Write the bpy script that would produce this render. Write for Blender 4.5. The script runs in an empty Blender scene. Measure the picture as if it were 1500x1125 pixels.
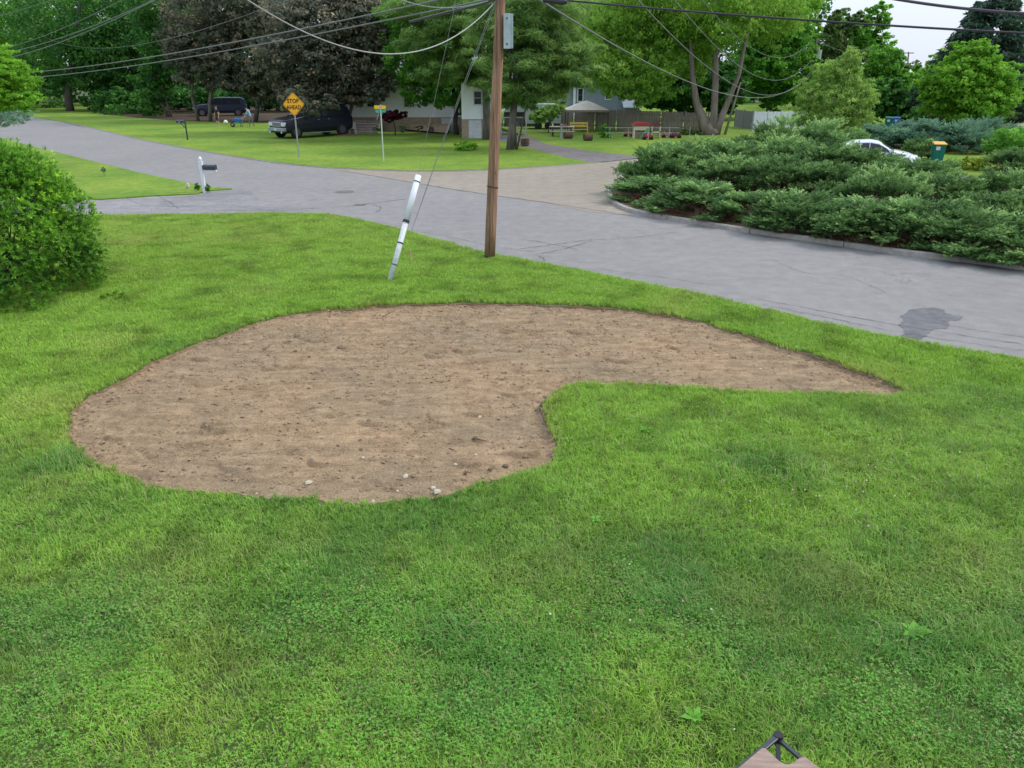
import bpy, math, random
import numpy as np
from mathutils import Vector, Matrix
from mathutils.geometry import tessellate_polygon

# ------------------------------------------------------------------ camera, sky, sun, exposure
S = bpy.context.scene
FPX = 1127.0; PITCH = math.atan((562.5 - 110) / FPX); CAMH = 4.4
cam = bpy.data.cameras.new('camera'); camo = bpy.data.objects.new('camera', cam)
S.collection.objects.link(camo); S.camera = camo
cam.sensor_width = 36; cam.lens = 36 * FPX / 1500; cam.clip_end = 3000; cam.clip_start = 0.05
camo.location = (0, 0, CAMH); camo.rotation_euler = (math.pi / 2 - PITCH, 0, 0)

SUN_EL, SUN_AZ = math.radians(44), math.radians(78)      # azimuth clockwise from +Y
W = bpy.data.worlds.new('World'); S.world = W; W.use_nodes = True
nt = W.node_tree; nt.nodes.clear()
out = nt.nodes.new('ShaderNodeOutputWorld'); bg = nt.nodes.new('ShaderNodeBackground')
sky = nt.nodes.new('ShaderNodeTexSky'); sky.sky_type = 'NISHITA'; sky.sun_disc = False
sky.sun_elevation = SUN_EL; sky.sun_rotation = SUN_AZ; sky.air_density = 1.0; sky.dust_density = 2.0
tc = nt.nodes.new('ShaderNodeTexCoord'); mp = nt.nodes.new('ShaderNodeMapping'); mp.inputs['Scale'].default_value = (1, 1, 2.6)
cl = nt.nodes.new('ShaderNodeTexNoise'); cl.inputs['Scale'].default_value = 1.6; cl.inputs['Detail'].default_value = 5
cr = nt.nodes.new('ShaderNodeValToRGB')
cr.color_ramp.elements[0].position = 0.3; cr.color_ramp.elements[0].color = (4.8, 5.4, 6.6, 1)
cr.color_ramp.elements[1].position = 0.7; cr.color_ramp.elements[1].color = (5.5, 6.0, 6.9, 1)
mx = nt.nodes.new('ShaderNodeMix'); mx.data_type = 'RGBA'; mx.inputs['Factor'].default_value = 0.84
nt.links.new(tc.outputs['Generated'], mp.inputs['Vector']); nt.links.new(mp.outputs['Vector'], cl.inputs['Vector'])
nt.links.new(cl.outputs['Fac'], cr.inputs['Fac']); nt.links.new(sky.outputs['Color'], mx.inputs['A'])
nt.links.new(cr.outputs['Color'], mx.inputs['B']); # an overcast sky is evenly brighter towards the zenith
sx = nt.nodes.new('ShaderNodeSeparateXYZ'); mr = nt.nodes.new('ShaderNodeMapRange'); mr.inputs[1].default_value = 0.05; mr.inputs[2].default_value = 1; mr.inputs[3].default_value = 1; mr.inputs[4].default_value = 1.9
vm = nt.nodes.new('ShaderNodeVectorMath'); vm.operation = 'SCALE'
nt.links.new(tc.outputs['Generated'], sx.inputs[0]); nt.links.new(sx.outputs['Z'], mr.inputs[0]); nt.links.new(mx.outputs['Result'], vm.inputs[0]); nt.links.new(mr.outputs[0], vm.inputs['Scale'])
nt.links.new(vm.outputs[0], bg.inputs['Color'])
bg.inputs['Strength'].default_value = 0.1
nt.links.new(bg.outputs['Background'], out.inputs['Surface'])
sl = bpy.data.lights.new('sun', 'SUN'); sl.energy = 1.5; sl.angle = math.radians(10); sl.color = (1.0, 0.93, 0.82)
so = bpy.data.objects.new('sun', sl); S.collection.objects.link(so)
sd = Vector((math.sin(SUN_AZ) * math.cos(SUN_EL), math.cos(SUN_AZ) * math.cos(SUN_EL), math.sin(SUN_EL)))
so.rotation_euler = (-sd).to_track_quat('-Z', 'Y').to_euler()
S.view_settings.view_transform = 'Standard'; S.view_settings.look = 'None'
S.view_settings.gamma = 1; S.view_settings.use_curve_mapping = False
S.view_settings.exposure = 0.75
S.render.engine = 'CYCLES'; S.cycles.max_bounces = 6; S.cycles.diffuse_bounces = 3; S.cycles.transparent_max_bounces = 6

rng = np.random.default_rng(7); R = random.Random(11)

# ------------------------------------------------------------------ pixel -> place helpers (photo pixels, 1500 x 1125)
CT, ST = math.cos(PITCH), math.sin(PITCH)
def ray(px, py):
    x = (px - 750) / FPX; u = (562.5 - py) / FPX
    return np.array([x, CT + ST * u, -ST + CT * u])
def at(px, py, z=0.0):
    d = ray(px, py); t = (z - CAMH) / d[2]
    return (d[0] * t, d[1] * t, z)
def on(px, py, Y):                                        # where the ray meets the vertical plane y = Y
    d = ray(px, py); t = Y / d[1]
    return (d[0] * t, Y, CAMH + d[2] * t)
def ppm(Y, z=0.0): return FPX / (Y * CT + (CAMH - z) * ST)

# ------------------------------------------------------------------ materials
MATS = {}
def mat(name, col=(.5, .5, .5), rough=0.8, metal=0.0, spec=0.3, col2=None, nscale=6.0, bump=0.0, bscale=40.0, coords='Object', lo=.35, hi=.65, stretch=None, emit=None):
    if name in MATS: return MATS[name]
    m = bpy.data.materials.new(name); m.use_nodes = True; n = m.node_tree; b = n.nodes['Principled BSDF']
    b.inputs['Roughness'].default_value = rough; b.inputs['Metallic'].default_value = metal
    b.inputs['Specular IOR Level'].default_value = spec
    b.inputs['Base Color'].default_value = (*col, 1)
    if coords == 'World': src = n.nodes.new('ShaderNodeNewGeometry').outputs['Position']
    else: src = n.nodes.new('ShaderNodeTexCoord').outputs['Object']
    if stretch:
        q = n.nodes.new('ShaderNodeMapping'); q.inputs['Scale'].default_value = stretch; n.links.new(src, q.inputs['Vector']); src = q.outputs['Vector']
    if col2 is None: col2 = tuple(c * 0.8 for c in col)
    t = n.nodes.new('ShaderNodeTexNoise'); t.inputs['Scale'].default_value = nscale; t.inputs['Detail'].default_value = 6; t.inputs['Roughness'].default_value = 0.6
    n.links.new(src, t.inputs['Vector'])
    r = n.nodes.new('ShaderNodeValToRGB'); r.color_ramp.elements[0].position = lo; r.color_ramp.elements[1].position = hi
    r.color_ramp.elements[0].color = (*col, 1); r.color_ramp.elements[1].color = (*col2, 1)
    n.links.new(t.outputs['Fac'], r.inputs['Fac']); n.links.new(r.outputs['Color'], b.inputs['Base Color'])
    if bump:
        t2 = n.nodes.new('ShaderNodeTexNoise'); t2.inputs['Scale'].default_value = bscale; t2.inputs['Detail'].default_value = 4; n.links.new(src, t2.inputs['Vector'])
        bb = n.nodes.new('ShaderNodeBump'); bb.inputs['Strength'].default_value = bump; bb.inputs['Distance'].default_value = 0.02
        n.links.new(t2.outputs['Fac'], bb.inputs['Height']); n.links.new(bb.outputs['Normal'], b.inputs['Normal'])
    MATS[name] = m; return m

def leafmat(name, c1, c2, transl=0.35, rough=0.55, c3=None, trc=None):
    """c1..c2(..c3) picked by the per-leaf attribute 'tint'."""
    if name in MATS: return MATS[name]
    m = bpy.data.materials.new(name); m.use_nodes = True; n = m.node_tree; b = n.nodes['Principled BSDF']; o = n.nodes['Material Output']
    a = n.nodes.new('ShaderNodeAttribute'); a.attribute_name = 'tint'
    r = n.nodes.new('ShaderNodeValToRGB'); r.color_ramp.elements[0].color = (*c1, 1); r.color_ramp.elements[1].color = (*c2, 1)
    if c3: r.color_ramp.elements[1].position = .8; e = r.color_ramp.elements.new(1.0); e.color = (*c3, 1)
    n.links.new(a.outputs['Fac'], r.inputs['Fac']); n.links.new(r.outputs['Color'], b.inputs['Base Color'])
    b.inputs['Roughness'].default_value = rough; b.inputs['Specular IOR Level'].default_value = 0.12
    tr = n.nodes.new('ShaderNodeBsdfTranslucent'); mxs = n.nodes.new('ShaderNodeMixShader'); mxs.inputs[0].default_value = transl
    n.links.new(r.outputs['Color'], tr.inputs['Color'])
    n.links.new(b.outputs[0], mxs.inputs[1]); n.links.new(tr.outputs[0], mxs.inputs[2]); n.links.new(mxs.outputs[0], o.inputs['Surface'])
    MATS[name] = m; return m

# ------------------------------------------------------------------ object helpers
def link(o, parent=None):
    S.collection.objects.link(o)
    if parent is not None: o.parent = parent
    return o
def tag(o, label=None, cat=None, group=None, kind=None):
    if label: o['label'] = label
    if cat: o['category'] = cat
    if group: o['group'] = group
    if kind: o['kind'] = kind
    return o
def thing(name, loc, label, cat, group=None, rz=0.0):
    o = bpy.data.objects.new(name, None); link(o); o.location = loc; o.rotation_euler = (0, 0, rz); o.empty_display_size = .2
    return tag(o, label, cat, group)
def fast_mesh(name, V, T, k=3):
    me = bpy.data.meshes.new(name); V = np.asarray(V, np.float32); T = np.asarray(T, np.int32)
    me.vertices.add(len(V)); me.vertices.foreach_set('co', V.ravel())
    me.loops.add(T.size); me.loops.foreach_set('vertex_index', T.ravel())
    me.polygons.add(len(T)); me.polygons.foreach_set('loop_start', np.arange(0, T.size, k, dtype=np.int32))
    me.update(calc_edges=True); return me
def leaves(name, C, U, V, tint, m, parent=None, fold=0.35, origin=(0, 0, 0)):
    """two folded triangles per leaf; C centres, U half length, V half width."""
    N = np.cross(U, V); N /= (np.linalg.norm(N, axis=1, keepdims=True) + 1e-9); N *= np.linalg.norm(V, axis=1, keepdims=True) * fold
    C = C - np.asarray(origin)
    P = np.stack([C - U, C + V + N, C + U, C - V + N], 1).reshape(-1, 3)
    i = np.arange(len(C), dtype=np.int32) * 4
    T = np.stack([np.stack([i, i + 1, i + 2], 1), np.stack([i, i + 2, i + 3], 1)], 1).reshape(-1, 3)
    me = fast_mesh(name, P, T)
    at_ = me.attributes.new('tint', 'FLOAT', 'POINT'); at_.data.foreach_set('value', np.repeat(np.clip(tint, 0, 1), 4).astype(np.float32))
    me.materials.append(m); o = bpy.data.objects.new(name, me); link(o, parent); return o

class MB:
    def __init__(s): s.v = []; s.f = []; s.m = []
    def add(s, V, F, mi=0):
        b = len(s.v); s.v += [tuple(p) for p in V]; s.f += [tuple(b + i for i in f) for f in F]; s.m += [mi] * len(F); return s
    def box(s, a, b, mi=0, rz=0, c=None, taper=1.0):
        (x0, y0, z0), (x1, y1, z1) = a, b
        cx, cy = (x0 + x1) / 2, (y0 + y1) / 2
        V = [(x0, y0, z0), (x1, y0, z0), (x1, y1, z0), (x0, y1, z0)]
        V += [(cx + (x - cx) * taper, cy + (y - cy) * taper, z1) for x, y in ((x0, y0), (x1, y0), (x1, y1), (x0, y1))]
        if rz:
            c = c or (cx, cy); cs, sn = math.cos(rz), math.sin(rz)
            V = [(c[0] + (x - c[0]) * cs - (y - c[1]) * sn, c[1] + (x - c[0]) * sn + (y - c[1]) * cs, z) for x, y, z in V]
        return s.add(V, [(0, 3, 2, 1), (4, 5, 6, 7), (0, 1, 5, 4), (1, 2, 6, 5), (2, 3, 7, 6), (3, 0, 4, 7)], mi)
    def bar(s, p, q, w, h=None, mi=0):
        p, q = Vector(p), Vector(q); h = h or w; d = (q - p).normalized()
        up = Vector((0, 0, 1)) if abs(d.z) < .95 else Vector((0, 1, 0))
        a = d.cross(up).normalized() * w / 2; b = a.cross(d).normalized() * h / 2
        V = [p - a - b, p + a - b, p + a + b, p - a + b, q - a - b, q + a - b, q + a + b, q - a + b]
        return s.add(V, [(0, 1, 2, 3), (7, 6, 5, 4), (0, 4, 5, 1), (1, 5, 6, 2), (2, 6, 7, 3), (3, 7, 4, 0)], mi)
    def tube(s, P, r, n=8, mi=0, cap=True):
        P = [Vector(p) for p in P]; r = [r] * len(P) if isinstance(r, (int, float)) else list(r)
        b0 = len(s.v); prev = None
        for i, p in enumerate(P):
            d = (P[min(i + 1, len(P) - 1)] - P[max(i - 1, 0)]).normalized()
            if prev is None:
                a = d.orthogonal().normalized()
            else:
                a = (prev - d * prev.dot(d)).normalized()
            prev = a; b = d.cross(a)
            for k in range(n):
                t = 2 * math.pi * k / n; s.v.append(tuple(p + (a * math.cos(t) + b * math.sin(t)) * r[i]))
        for i in range(len(P) - 1):
            for k in range(n):
                k2 = (k + 1) % n; s.f.append((b0 + i * n + k, b0 + i * n + k2, b0 + (i + 1) * n + k2, b0 + (i + 1) * n + k)); s.m.append(mi)
        if cap:
            s.f.append(tuple(b0 + k for k in reversed(range(n)))); s.m.append(mi)
            e = b0 + (len(P) - 1) * n; s.f.append(tuple(e + k for k in range(n))); s.m.append(mi)
        return s
    def disc(s, c, r, n=24, mi=0, axis='z'):
        V = []
        for k in range(n):
            t = 2 * math.pi * k / n; a, b = r * math.cos(t), r * math.sin(t)
            V.append((c[0] + a, c[1] + b, c[2]) if axis == 'z' else ((c[0] + a, c[1], c[2] + b) if axis == 'y' else (c[0], c[1] + a, c[2] + b)))
        return s.add(V, [tuple(range(n))], mi)
    def cyl(s, p, q, r, n=16, mi=0): return s.tube([p, q], r, n, mi)
    def prism(s, poly, y0, y1, mi=0):                     # poly in (x, z)
        n = len(poly); V = [(x, y0, z) for x, z in poly] + [(x, y1, z) for x, z in poly]
        F = [tuple(range(n)), tuple(reversed(range(n, 2 * n)))] + [(i, n + i, n + (i + 1) % n, (i + 1) % n) for i in range(n)]
        return s.add(V, F, mi)
    def ball(s, c, r, n=8, mi=0, sq=(1, 1, 1), jit=0):
        V = [(c[0], c[1], c[2] - r * sq[2])]; m = max(4, n // 2)
        for j in range(1, m):
            ph = -math.pi / 2 + math.pi * j / m
            for k in range(n):
                t = 2 * math.pi * k / n; q = r * (1 + R.uniform(-jit, jit))
                V.append((c[0] + q * sq[0] * math.cos(ph) * math.cos(t), c[1] + q * sq[1] * math.cos(ph) * math.sin(t), c[2] + q * sq[2] * math.sin(ph)))
        V.append((c[0], c[1], c[2] + r * sq[2])); F = []
        for k in range(n):
            F.append((0, 1 + (k + 1) % n, 1 + k)); e = 1 + (m - 2) * n; F.append((e + k, e + (k + 1) % n, len(V) - 1))
            for j in range(m - 2): a = 1 + j * n; F.append((a + k, a + (k + 1) % n, a + n + (k + 1) % n, a + n + k))
        return s.add(V, F, mi)
    def build(s, name, mats, parent=None, smooth=False, bevel=0.0, kind=None, label=None, loc=None):
        me = bpy.data.meshes.new(name); me.from_pydata(s.v, [], s.f)
        for m in (mats if isinstance(mats, (list, tuple)) else [mats]): me.materials.append(m)
        me.polygons.foreach_set('material_index', s.m)
        me.update(); me.validate()
        if smooth: me.shade_smooth() if hasattr(me, 'shade_smooth') else None
        o = bpy.data.objects.new(name, me); link(o, parent)
        if bevel:
            b = o.modifiers.new('bevel', 'BEVEL'); b.width = bevel; b.segments = 2; b.limit_method = 'ANGLE'
        if kind: o['kind'] = kind
        if label: o['label'] = label
        if loc: o.location = loc
        return o

def smooth_poly(P, n=6, closed=True):
    P = [np.array(p[:2], float) for p in P]; out = []; m = len(P)
    for i in range(m if closed else m - 1):
        p0 = P[(i - 1) % m] if closed or i > 0 else P[i]; p1 = P[i]; p2 = P[(i + 1) % m]; p3 = P[(i + 2) % m] if closed or i + 2 < m else p2
        for k in range(n):
            t = k / n; out.append(0.5 * (2 * p1 + (p2 - p0) * t + (2 * p0 - 5 * p1 + 4 * p2 - p3) * t * t + (3 * p1 - p0 - 3 * p2 + p3) * t ** 3))
    if not closed: out.append(P[-1])
    return out
def sheet(name, poly, z, m, holes=(), skirt=0.0, kind='structure', label=None):
    loops = [[Vector((p[0], p[1], z)) for p in poly]] + [[Vector((p[0], p[1], z)) for p in h] for h in holes]
    V = [v for l in loops for v in l]; T = tessellate_polygon(loops); F = []
    for t in T:
        a, b, c = (V[i] for i in t)
        F.append(tuple(t) if (b - a).cross(c - a).z > 0 else tuple(reversed(t)))
    if skirt:
        base = 0
        for l in loops:
            n = len(l); b = len(V); V = V + [v - Vector((0, 0, skirt)) for v in l]
            for i in range(n): F.append((base + i, base + (i + 1) % n, b + (i + 1) % n, b + i))
            base += n
    me = bpy.data.meshes.new(name); me.from_pydata([tuple(v) for v in V], [], F); me.materials.append(m); me.update()
    o = bpy.data.objects.new(name, me); link(o); o['kind'] = kind
    if label: o['label'] = label
    return o
def inside(P, poly):
    """vectorised point in polygon; P (n,2)."""
    x, y = P[:, 0], P[:, 1]; c = np.zeros(len(P), bool); q = np.array([p[:2] for p in poly]); n = len(q)
    for i in range(n):
        x1, y1 = q[i]; x2, y2 = q[(i + 1) % n]
        if y1 == y2: continue
        k = ((y1 > y) != (y2 > y)) & (x < (x2 - x1) * (y - y1) / (y2 - y1) + x1); c ^= k
    return c
def edge_dist(P, poly):
    q = np.array([p[:2] for p in poly]); d = np.full(len(P), 1e9)
    for i in range(len(q)):
        a = q[i]; b = q[(i + 1) % len(q)]; ab = b - a; L = (ab @ ab) + 1e-12
        t = np.clip(((P - a) @ ab) / L, 0, 1); d = np.minimum(d, np.linalg.norm(P - a - t[:, None] * ab, axis=1))
    return d
def vnoise(X, Y, scale, seed=0):
    """smooth value noise in [-1, 1]."""
    g = np.random.default_rng(seed).uniform(-1, 1, (256, 256)); x = X * scale + 1000; y = Y * scale + 1000
    xi = np.floor(x).astype(int); yi = np.floor(y).astype(int); fx = x - xi; fy = y - yi
    fx = fx * fx * (3 - 2 * fx); fy = fy * fy * (3 - 2 * fy); h = lambda a, b: g[a % 256, b % 256]
    return (h(xi, yi) * (1 - fx) + h(xi + 1, yi) * fx) * (1 - fy) + (h(xi, yi + 1) * (1 - fx) + h(xi + 1, yi + 1) * fx) * fy
def unit(n):
    v = rng.normal(size=(n, 3)); return v / np.linalg.norm(v, axis=1, keepdims=True)
def orient(D, n):
    """random unit vectors perpendicular to D."""
    a = unit(n); a -= D * np.sum(a * D, 1, keepdims=True); return a / (np.linalg.norm(a, axis=1, keepdims=True) + 1e-9)
# ------------------------------------------------------------------ ground materials
def groundmat(name, cols, scales=(0.35, 6.0), bump=.5, bscale=60, rough=.95, fine=1.0, cracks=0.0):
    """big soft patches x fine grain, world coordinates; cols = (a, b, grain)"""
    m = bpy.data.materials.new(name); m.use_nodes = True; n = m.node_tree; b = n.nodes['Principled BSDF']
    b.inputs['Roughness'].default_value = rough; b.inputs['Specular IOR Level'].default_value = 0.2
    g = n.nodes.new('ShaderNodeNewGeometry').outputs['Position']
    def noise(s, d=5, r=.6):
        t = n.nodes.new('ShaderNodeTexNoise'); t.inputs['Scale'].default_value = s; t.inputs['Detail'].default_value = d; t.inputs['Roughness'].default_value = r
        n.links.new(g, t.inputs['Vector']); return t.outputs['Fac']
    def ramp(f, a, c, lo=.35, hi=.65):
        r = n.nodes.new('ShaderNodeValToRGB'); r.color_ramp.elements[0].position = lo; r.color_ramp.elements[1].position = hi
        r.color_ramp.elements[0].color = (*a, 1); r.color_ramp.elements[1].color = (*c, 1); n.links.new(f, r.inputs['Fac']); return r.outputs['Color']
    big = ramp(noise(scales[0], 4), cols[0], cols[1]); f2 = noise(scales[1], 6, .7)
    mx = n.nodes.new('ShaderNodeMix'); mx.data_type = 'RGBA'; mx.blend_type = 'MULTIPLY'; mx.inputs['Factor'].default_value = 1
    n.links.new(big, mx.inputs['A']); n.links.new(ramp(f2, (cols[2],) * 3, (1.25,) * 3, .3, .7), mx.inputs['B'])
    mx2 = n.nodes.new('ShaderNodeMix'); mx2.data_type = 'RGBA'; mx2.blend_type = 'MULTIPLY'; mx2.inputs['Factor'].default_value = fine
    n.links.new(mx.outputs['Result'], mx2.inputs['A']); n.links.new(ramp(noise(bscale, 3, .7), (.7,) * 3, (1.25,) * 3, .3, .7), mx2.inputs['B'])
    res = mx2.outputs['Result']
    if cracks:
        v = n.nodes.new('ShaderNodeTexVoronoi'); v.feature = 'DISTANCE_TO_EDGE'; v.inputs['Scale'].default_value = .42
        wv = n.nodes.new('ShaderNodeVectorMath'); wv.operation = 'ADD'
        nn = n.nodes.new('ShaderNodeTexNoise'); nn.inputs['Scale'].default_value = .8; nn.inputs['Detail'].default_value = 6; n.links.new(g, nn.inputs['Vector'])
        n.links.new(g, wv.inputs[0]); n.links.new(nn.outputs['Color'], wv.inputs[1]); n.links.new(wv.outputs[0], v.inputs['Vector'])
        lt = n.nodes.new('ShaderNodeMath'); lt.operation = 'LESS_THAN'; lt.inputs[1].default_value = .0022; n.links.new(v.outputs['Distance'], lt.inputs[0])
        mk = n.nodes.new('ShaderNodeMath'); mk.operation = 'GREATER_THAN'; mk.inputs[1].default_value = .53; n.links.new(noise(.13, 2), mk.inputs[0])
        mu = n.nodes.new('ShaderNodeMath'); mu.operation = 'MULTIPLY'; n.links.new(lt.outputs[0], mu.inputs[0]); n.links.new(mk.outputs[0], mu.inputs[1])
        mu2 = n.nodes.new('ShaderNodeMath'); mu2.operation = 'MULTIPLY'; mu2.inputs[1].default_value = cracks; n.links.new(mu.outputs[0], mu2.inputs[0])
        m3 = n.nodes.new('ShaderNodeMix'); m3.data_type = 'RGBA'; n.links.new(mu2.outputs[0], m3.inputs['Factor']); n.links.new(res, m3.inputs['A']); m3.inputs['B'].default_value = (.06, .06, .06, 1); res = m3.outputs['Result']
    n.links.new(res, b.inputs['Base Color'])
    bb = n.nodes.new('ShaderNodeBump'); bb.inputs['Strength'].default_value = bump; bb.inputs['Distance'].default_value = .02
    n.links.new(noise(bscale, 4, .7), bb.inputs['Height']); n.links.new(bb.outputs['Normal'], b.inputs['Normal'])
    MATS[name] = m; return m
M_soil = groundmat('turf_soil', ((.085, .14, .03), (.07, .10, .028), .6), (.8, 9), .8, 70)
M_lawn = groundmat('far_lawn', ((.10, .19, .02), (.17, .25, .03), .74), (.25, 2.6), 1.0, 14, fine=.8)
M_base = groundmat('wood_floor', ((.03, .05, .015), (.06, .1, .02), .6), (.1, 2), .8, 20)
M_asph = groundmat('asphalt', ((.182, .178, .173), (.200, .195, .189), .94), (.22, 2.2), .6, 55, fine=.9, rough=.85, cracks=.35)
M_tan = groundmat('tan_asphalt', ((.215, .188, .150), (.24, .212, .172), .92), (.2, 1.8), .6, 55, fine=.9, rough=.9)
M_drv = groundmat('driveway_asphalt', ((.175, .17, .172), (.225, .22, .222), .8), (.3, 2), .4, 80, fine=.6, rough=.9, cracks=.8)
M_drv2 = groundmat('dark_driveway', ((.13, .12, .125), (.18, .165, .165), .8), (.3, 2), .4, 80, rough=.9)
M_mulch = groundmat('mulch', ((.13, .085, .06), (.2, .15, .1), .6), (.7, 8), 1, 30)

# ------------------------------------------------------------------ the setting
sheet('ground', [(-900, -60), (900, -60), (900, 1500), (-900, 1500)], -0.12, M_base)
far_edge = [at(*p) for p in [(40, 170), (100, 180), (150, 191), (200, 203), (250, 213), (300, 222), (400, 238), (480, 246), (540, 249), (600, 251), (700, 250), (800, 244), (880, 238)]]
near_edge = [at(*p) for p in [(48, 215), (140, 238), (200, 253), (270, 268)]]
near2 = [at(*p) for p in [(480, 316), (530, 325), (590, 340), (640, 354), (700, 371), (800, 390), (900, 410), (1000, 430), (1100, 452), (1200, 476), (1300, 497), (1400, 514), (1500, 530)]]
kerb_px = [(899, 272), (893, 280), (895, 290), (903, 301), (930, 312), (1000, 325), (1100, 341), (1200, 355), (1300, 370), (1400, 382), (1500, 395)]
kerb = [at(*p) for p in kerb_px]
main = [(-120, 175), (-70, 112)] + [p[:2] for p in far_edge[:8]] + [(-1.7, 39.4), (1.5, 35), (3.4, 31.2)] + [p[:2] for p in kerb[2:]] + [(22, 9.9), (40, -7), (60, -30), (52, -34), (31, -8.6), (19, 2.2)] + [p[:2] for p in near2[::-1]] + [(-10.5, 30.2), (-12.8, 33.0)] + [p[:2] for p in near_edge[::-1]] + [(-60, 84.5), (-128, 160)]
sheet('road', main, 0.0, M_asph, skirt=.1)
# side street: paler, stony asphalt that overlaps the main street in a long tapering mouth
tanpx = [(470, 246.5), (500, 250), (560, 260), (644, 274), (720, 286), (800, 297), (860, 310), (925, 316)]
side = [at(*p)[:2] for p in tanpx] + [(3.75, 29.5)] + [p[:2] for p in kerb[2::-1]] + [(4.6, 34.2), (7, 37.6), (12, 42), (40, 64), (90, 103), (85, 109), (36, 68), (7.6, 45.5), (4.8, 43.3)] + [p[:2] for p in far_edge[::-1][1:5]] + [at(520, 247.5)[:2]]
sheet('side_street', side, 0.005, M_tan, skirt=.0)
drive = [at(482, 315)[:2], at(400, 315)[:2], at(300, 316)[:2], at(150, 317.5)[:2], (-40, 27.2), (-40, 32), at(150, 293)[:2], at(225, 288)[:2], at(290, 285)[:2], at(305, 279)[:2], (-10.9, 32.6), (-9.4, 29.4)]
sheet('driveway', drive, 0.006, M_drv)
drive2 = [at(*p)[:2] for p in [(884, 238), (860, 238), (830, 232), (790, 222), (755, 212), (722, 205), (712, 199), (770, 199), (800, 212), (860, 222), (905, 227), (947, 231)]]
sheet('driveway', drive2, 0.05, M_drv2, skirt=.06)

bed_px = [(100, 622), (110, 600), (150, 575), (200, 548), (250, 523), (330, 492), (400, 470), (470, 458), (560, 450), (650, 448), (740, 448), (850, 452), (940, 460), (1000, 470), (1060, 485), (1130, 505), (1200, 527), (1260, 548), (1300, 566), (1319, 577), (1290, 582), (1200, 582), (1100, 577), (1000, 571), (900, 565), (850, 563), (825, 570), (800, 590), (790, 605), (800, 630), (817, 655), (805, 680), (770, 697), (700, 715), (640, 730), (560, 738), (500, 740), (420, 737), (330, 728), (250, 718), (180, 703), (135, 680), (112, 655)]
TURF = 0.045
bed = smooth_poly([at(*p) for p in bed_px], 10)
_w = random.Random(3); bed = [np.array([p[0] + .06 * float(vnoise(np.array([p[0]]), np.array([p[1]]), 2.2, 81)[0]), p[1] + .06 * float(vnoise(np.array([p[0]]), np.array([p[1]]), 2.2, 82)[0])]) for p in bed]
bed = [np.array([p[0] + _w.uniform(-.035, .035), p[1] + _w.uniform(-.035, .035)]) for p in bed]
lawn_near = [p[:2] for p in near2] + [(19, 2.0), (30, -9), (30, -30), (-45, -30), (-45, 26.9)] + [at(150, 318)[:2], at(300, 316.5)[:2], at(400, 315.5)[:2]]
sheet('lawn', lawn_near, TURF, M_soil, holes=[bed], skirt=.15)
V = []; F = []; nb_ = len(bed); cen_ = None
for i, p in enumerate(bed):                                     # crumbling brown face of the cut turf
    d_ = bed[(i + 1) % nb_] - bed[i - 1]; d_ = d_ / (np.linalg.norm(d_) + 1e-9); nn_ = np.array([d_[1], -d_[0]])
    if not inside(np.array([p + nn_ * .03]), bed)[0]: nn_ = -nn_
    a_ = p + nn_ * (.004 + _w.uniform(0, .006)); b_ = p + nn_ * (.03 + _w.uniform(-.012, .02)); V += [(a_[0], a_[1], TURF - .004 + _w.uniform(-.004, .008)), ((a_[0] + b_[0]) / 2, (a_[1] + b_[1]) / 2, .022 + _w.uniform(-.008, .008)), (b_[0], b_[1], -.04)]
    j = (i + 1) % nb_; F += [(3 * i, 3 * j, 3 * j + 1, 3 * i + 1), (3 * i + 1, 3 * j + 1, 3 * j + 2, 3 * i + 2)]
o = MB().add(V, F).build('cut_turf_edge', mat('cut_soil', (.15, .10, .06), .95, col2=(.22, .15, .09), nscale=12, bump=.8)); o['kind'] = 'structure'
lawn_left = [p[:2] for p in near_edge] + [(-12.9, 33.2), (-11.6, 32.6), at(302, 281)[:2], at(288, 285)[:2], at(225, 288)[:2], at(150, 293)[:2], (-40, 32.3), (-120, 60), (-100, 120), (-60.4, 84)]
sheet('lawn', lawn_left, TURF, M_lawn, skirt=.15)
lawn_far = [(-69.5, 113)] + [p[:2] for p in far_edge] + [at(*p)[:2] for p in [(860, 238), (830, 232), (790, 222), (755, 212), (722, 205)]] + [(-1, 72), (-1, 140), (-100, 170), (-118, 176)]
sheet('lawn', lawn_far, TURF, M_lawn, skirt=.15)
lawn_mid = [at(*p)[:2] for p in [(947, 231), (905, 227), (860, 222), (800, 212), (770, 199)]] + [(-.9, 72), (-.9, 140), (110, 160), (84.7, 109.3), (35.7, 68.3), (7.5, 45.8)]
sheet('lawn', lawn_mid, TURF, M_lawn, skirt=.15)
lawn_right = [(12.3, 42.2), (40.3, 63.9), (90.3, 102.7), (200, 110), (200, -40), (61, -30), (41, -6.5), (30, 4), (24, 26), (15, 33), (10, 37.5)]
sheet('lawn', lawn_right, TURF, M_lawn, skirt=.15)
sheet('driveway', [(13.2, 43.2), (18.6, 47.4), (21.6, 41.5), (21.0, 35), (19, 31.5), (14, 34)], TURF + .012, M_drv2)
shrub_bed = [p[:2] for p in kerb] + [(22, 10.1), (30, 3), (30, 4.2), (25, 26), (15.2, 33.2), (10, 37.6), (7.3, 37.2), (5.0, 34.2)]
sheet('planting_bed', shrub_bed, 0.09, M_mulch, skirt=.15)

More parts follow.
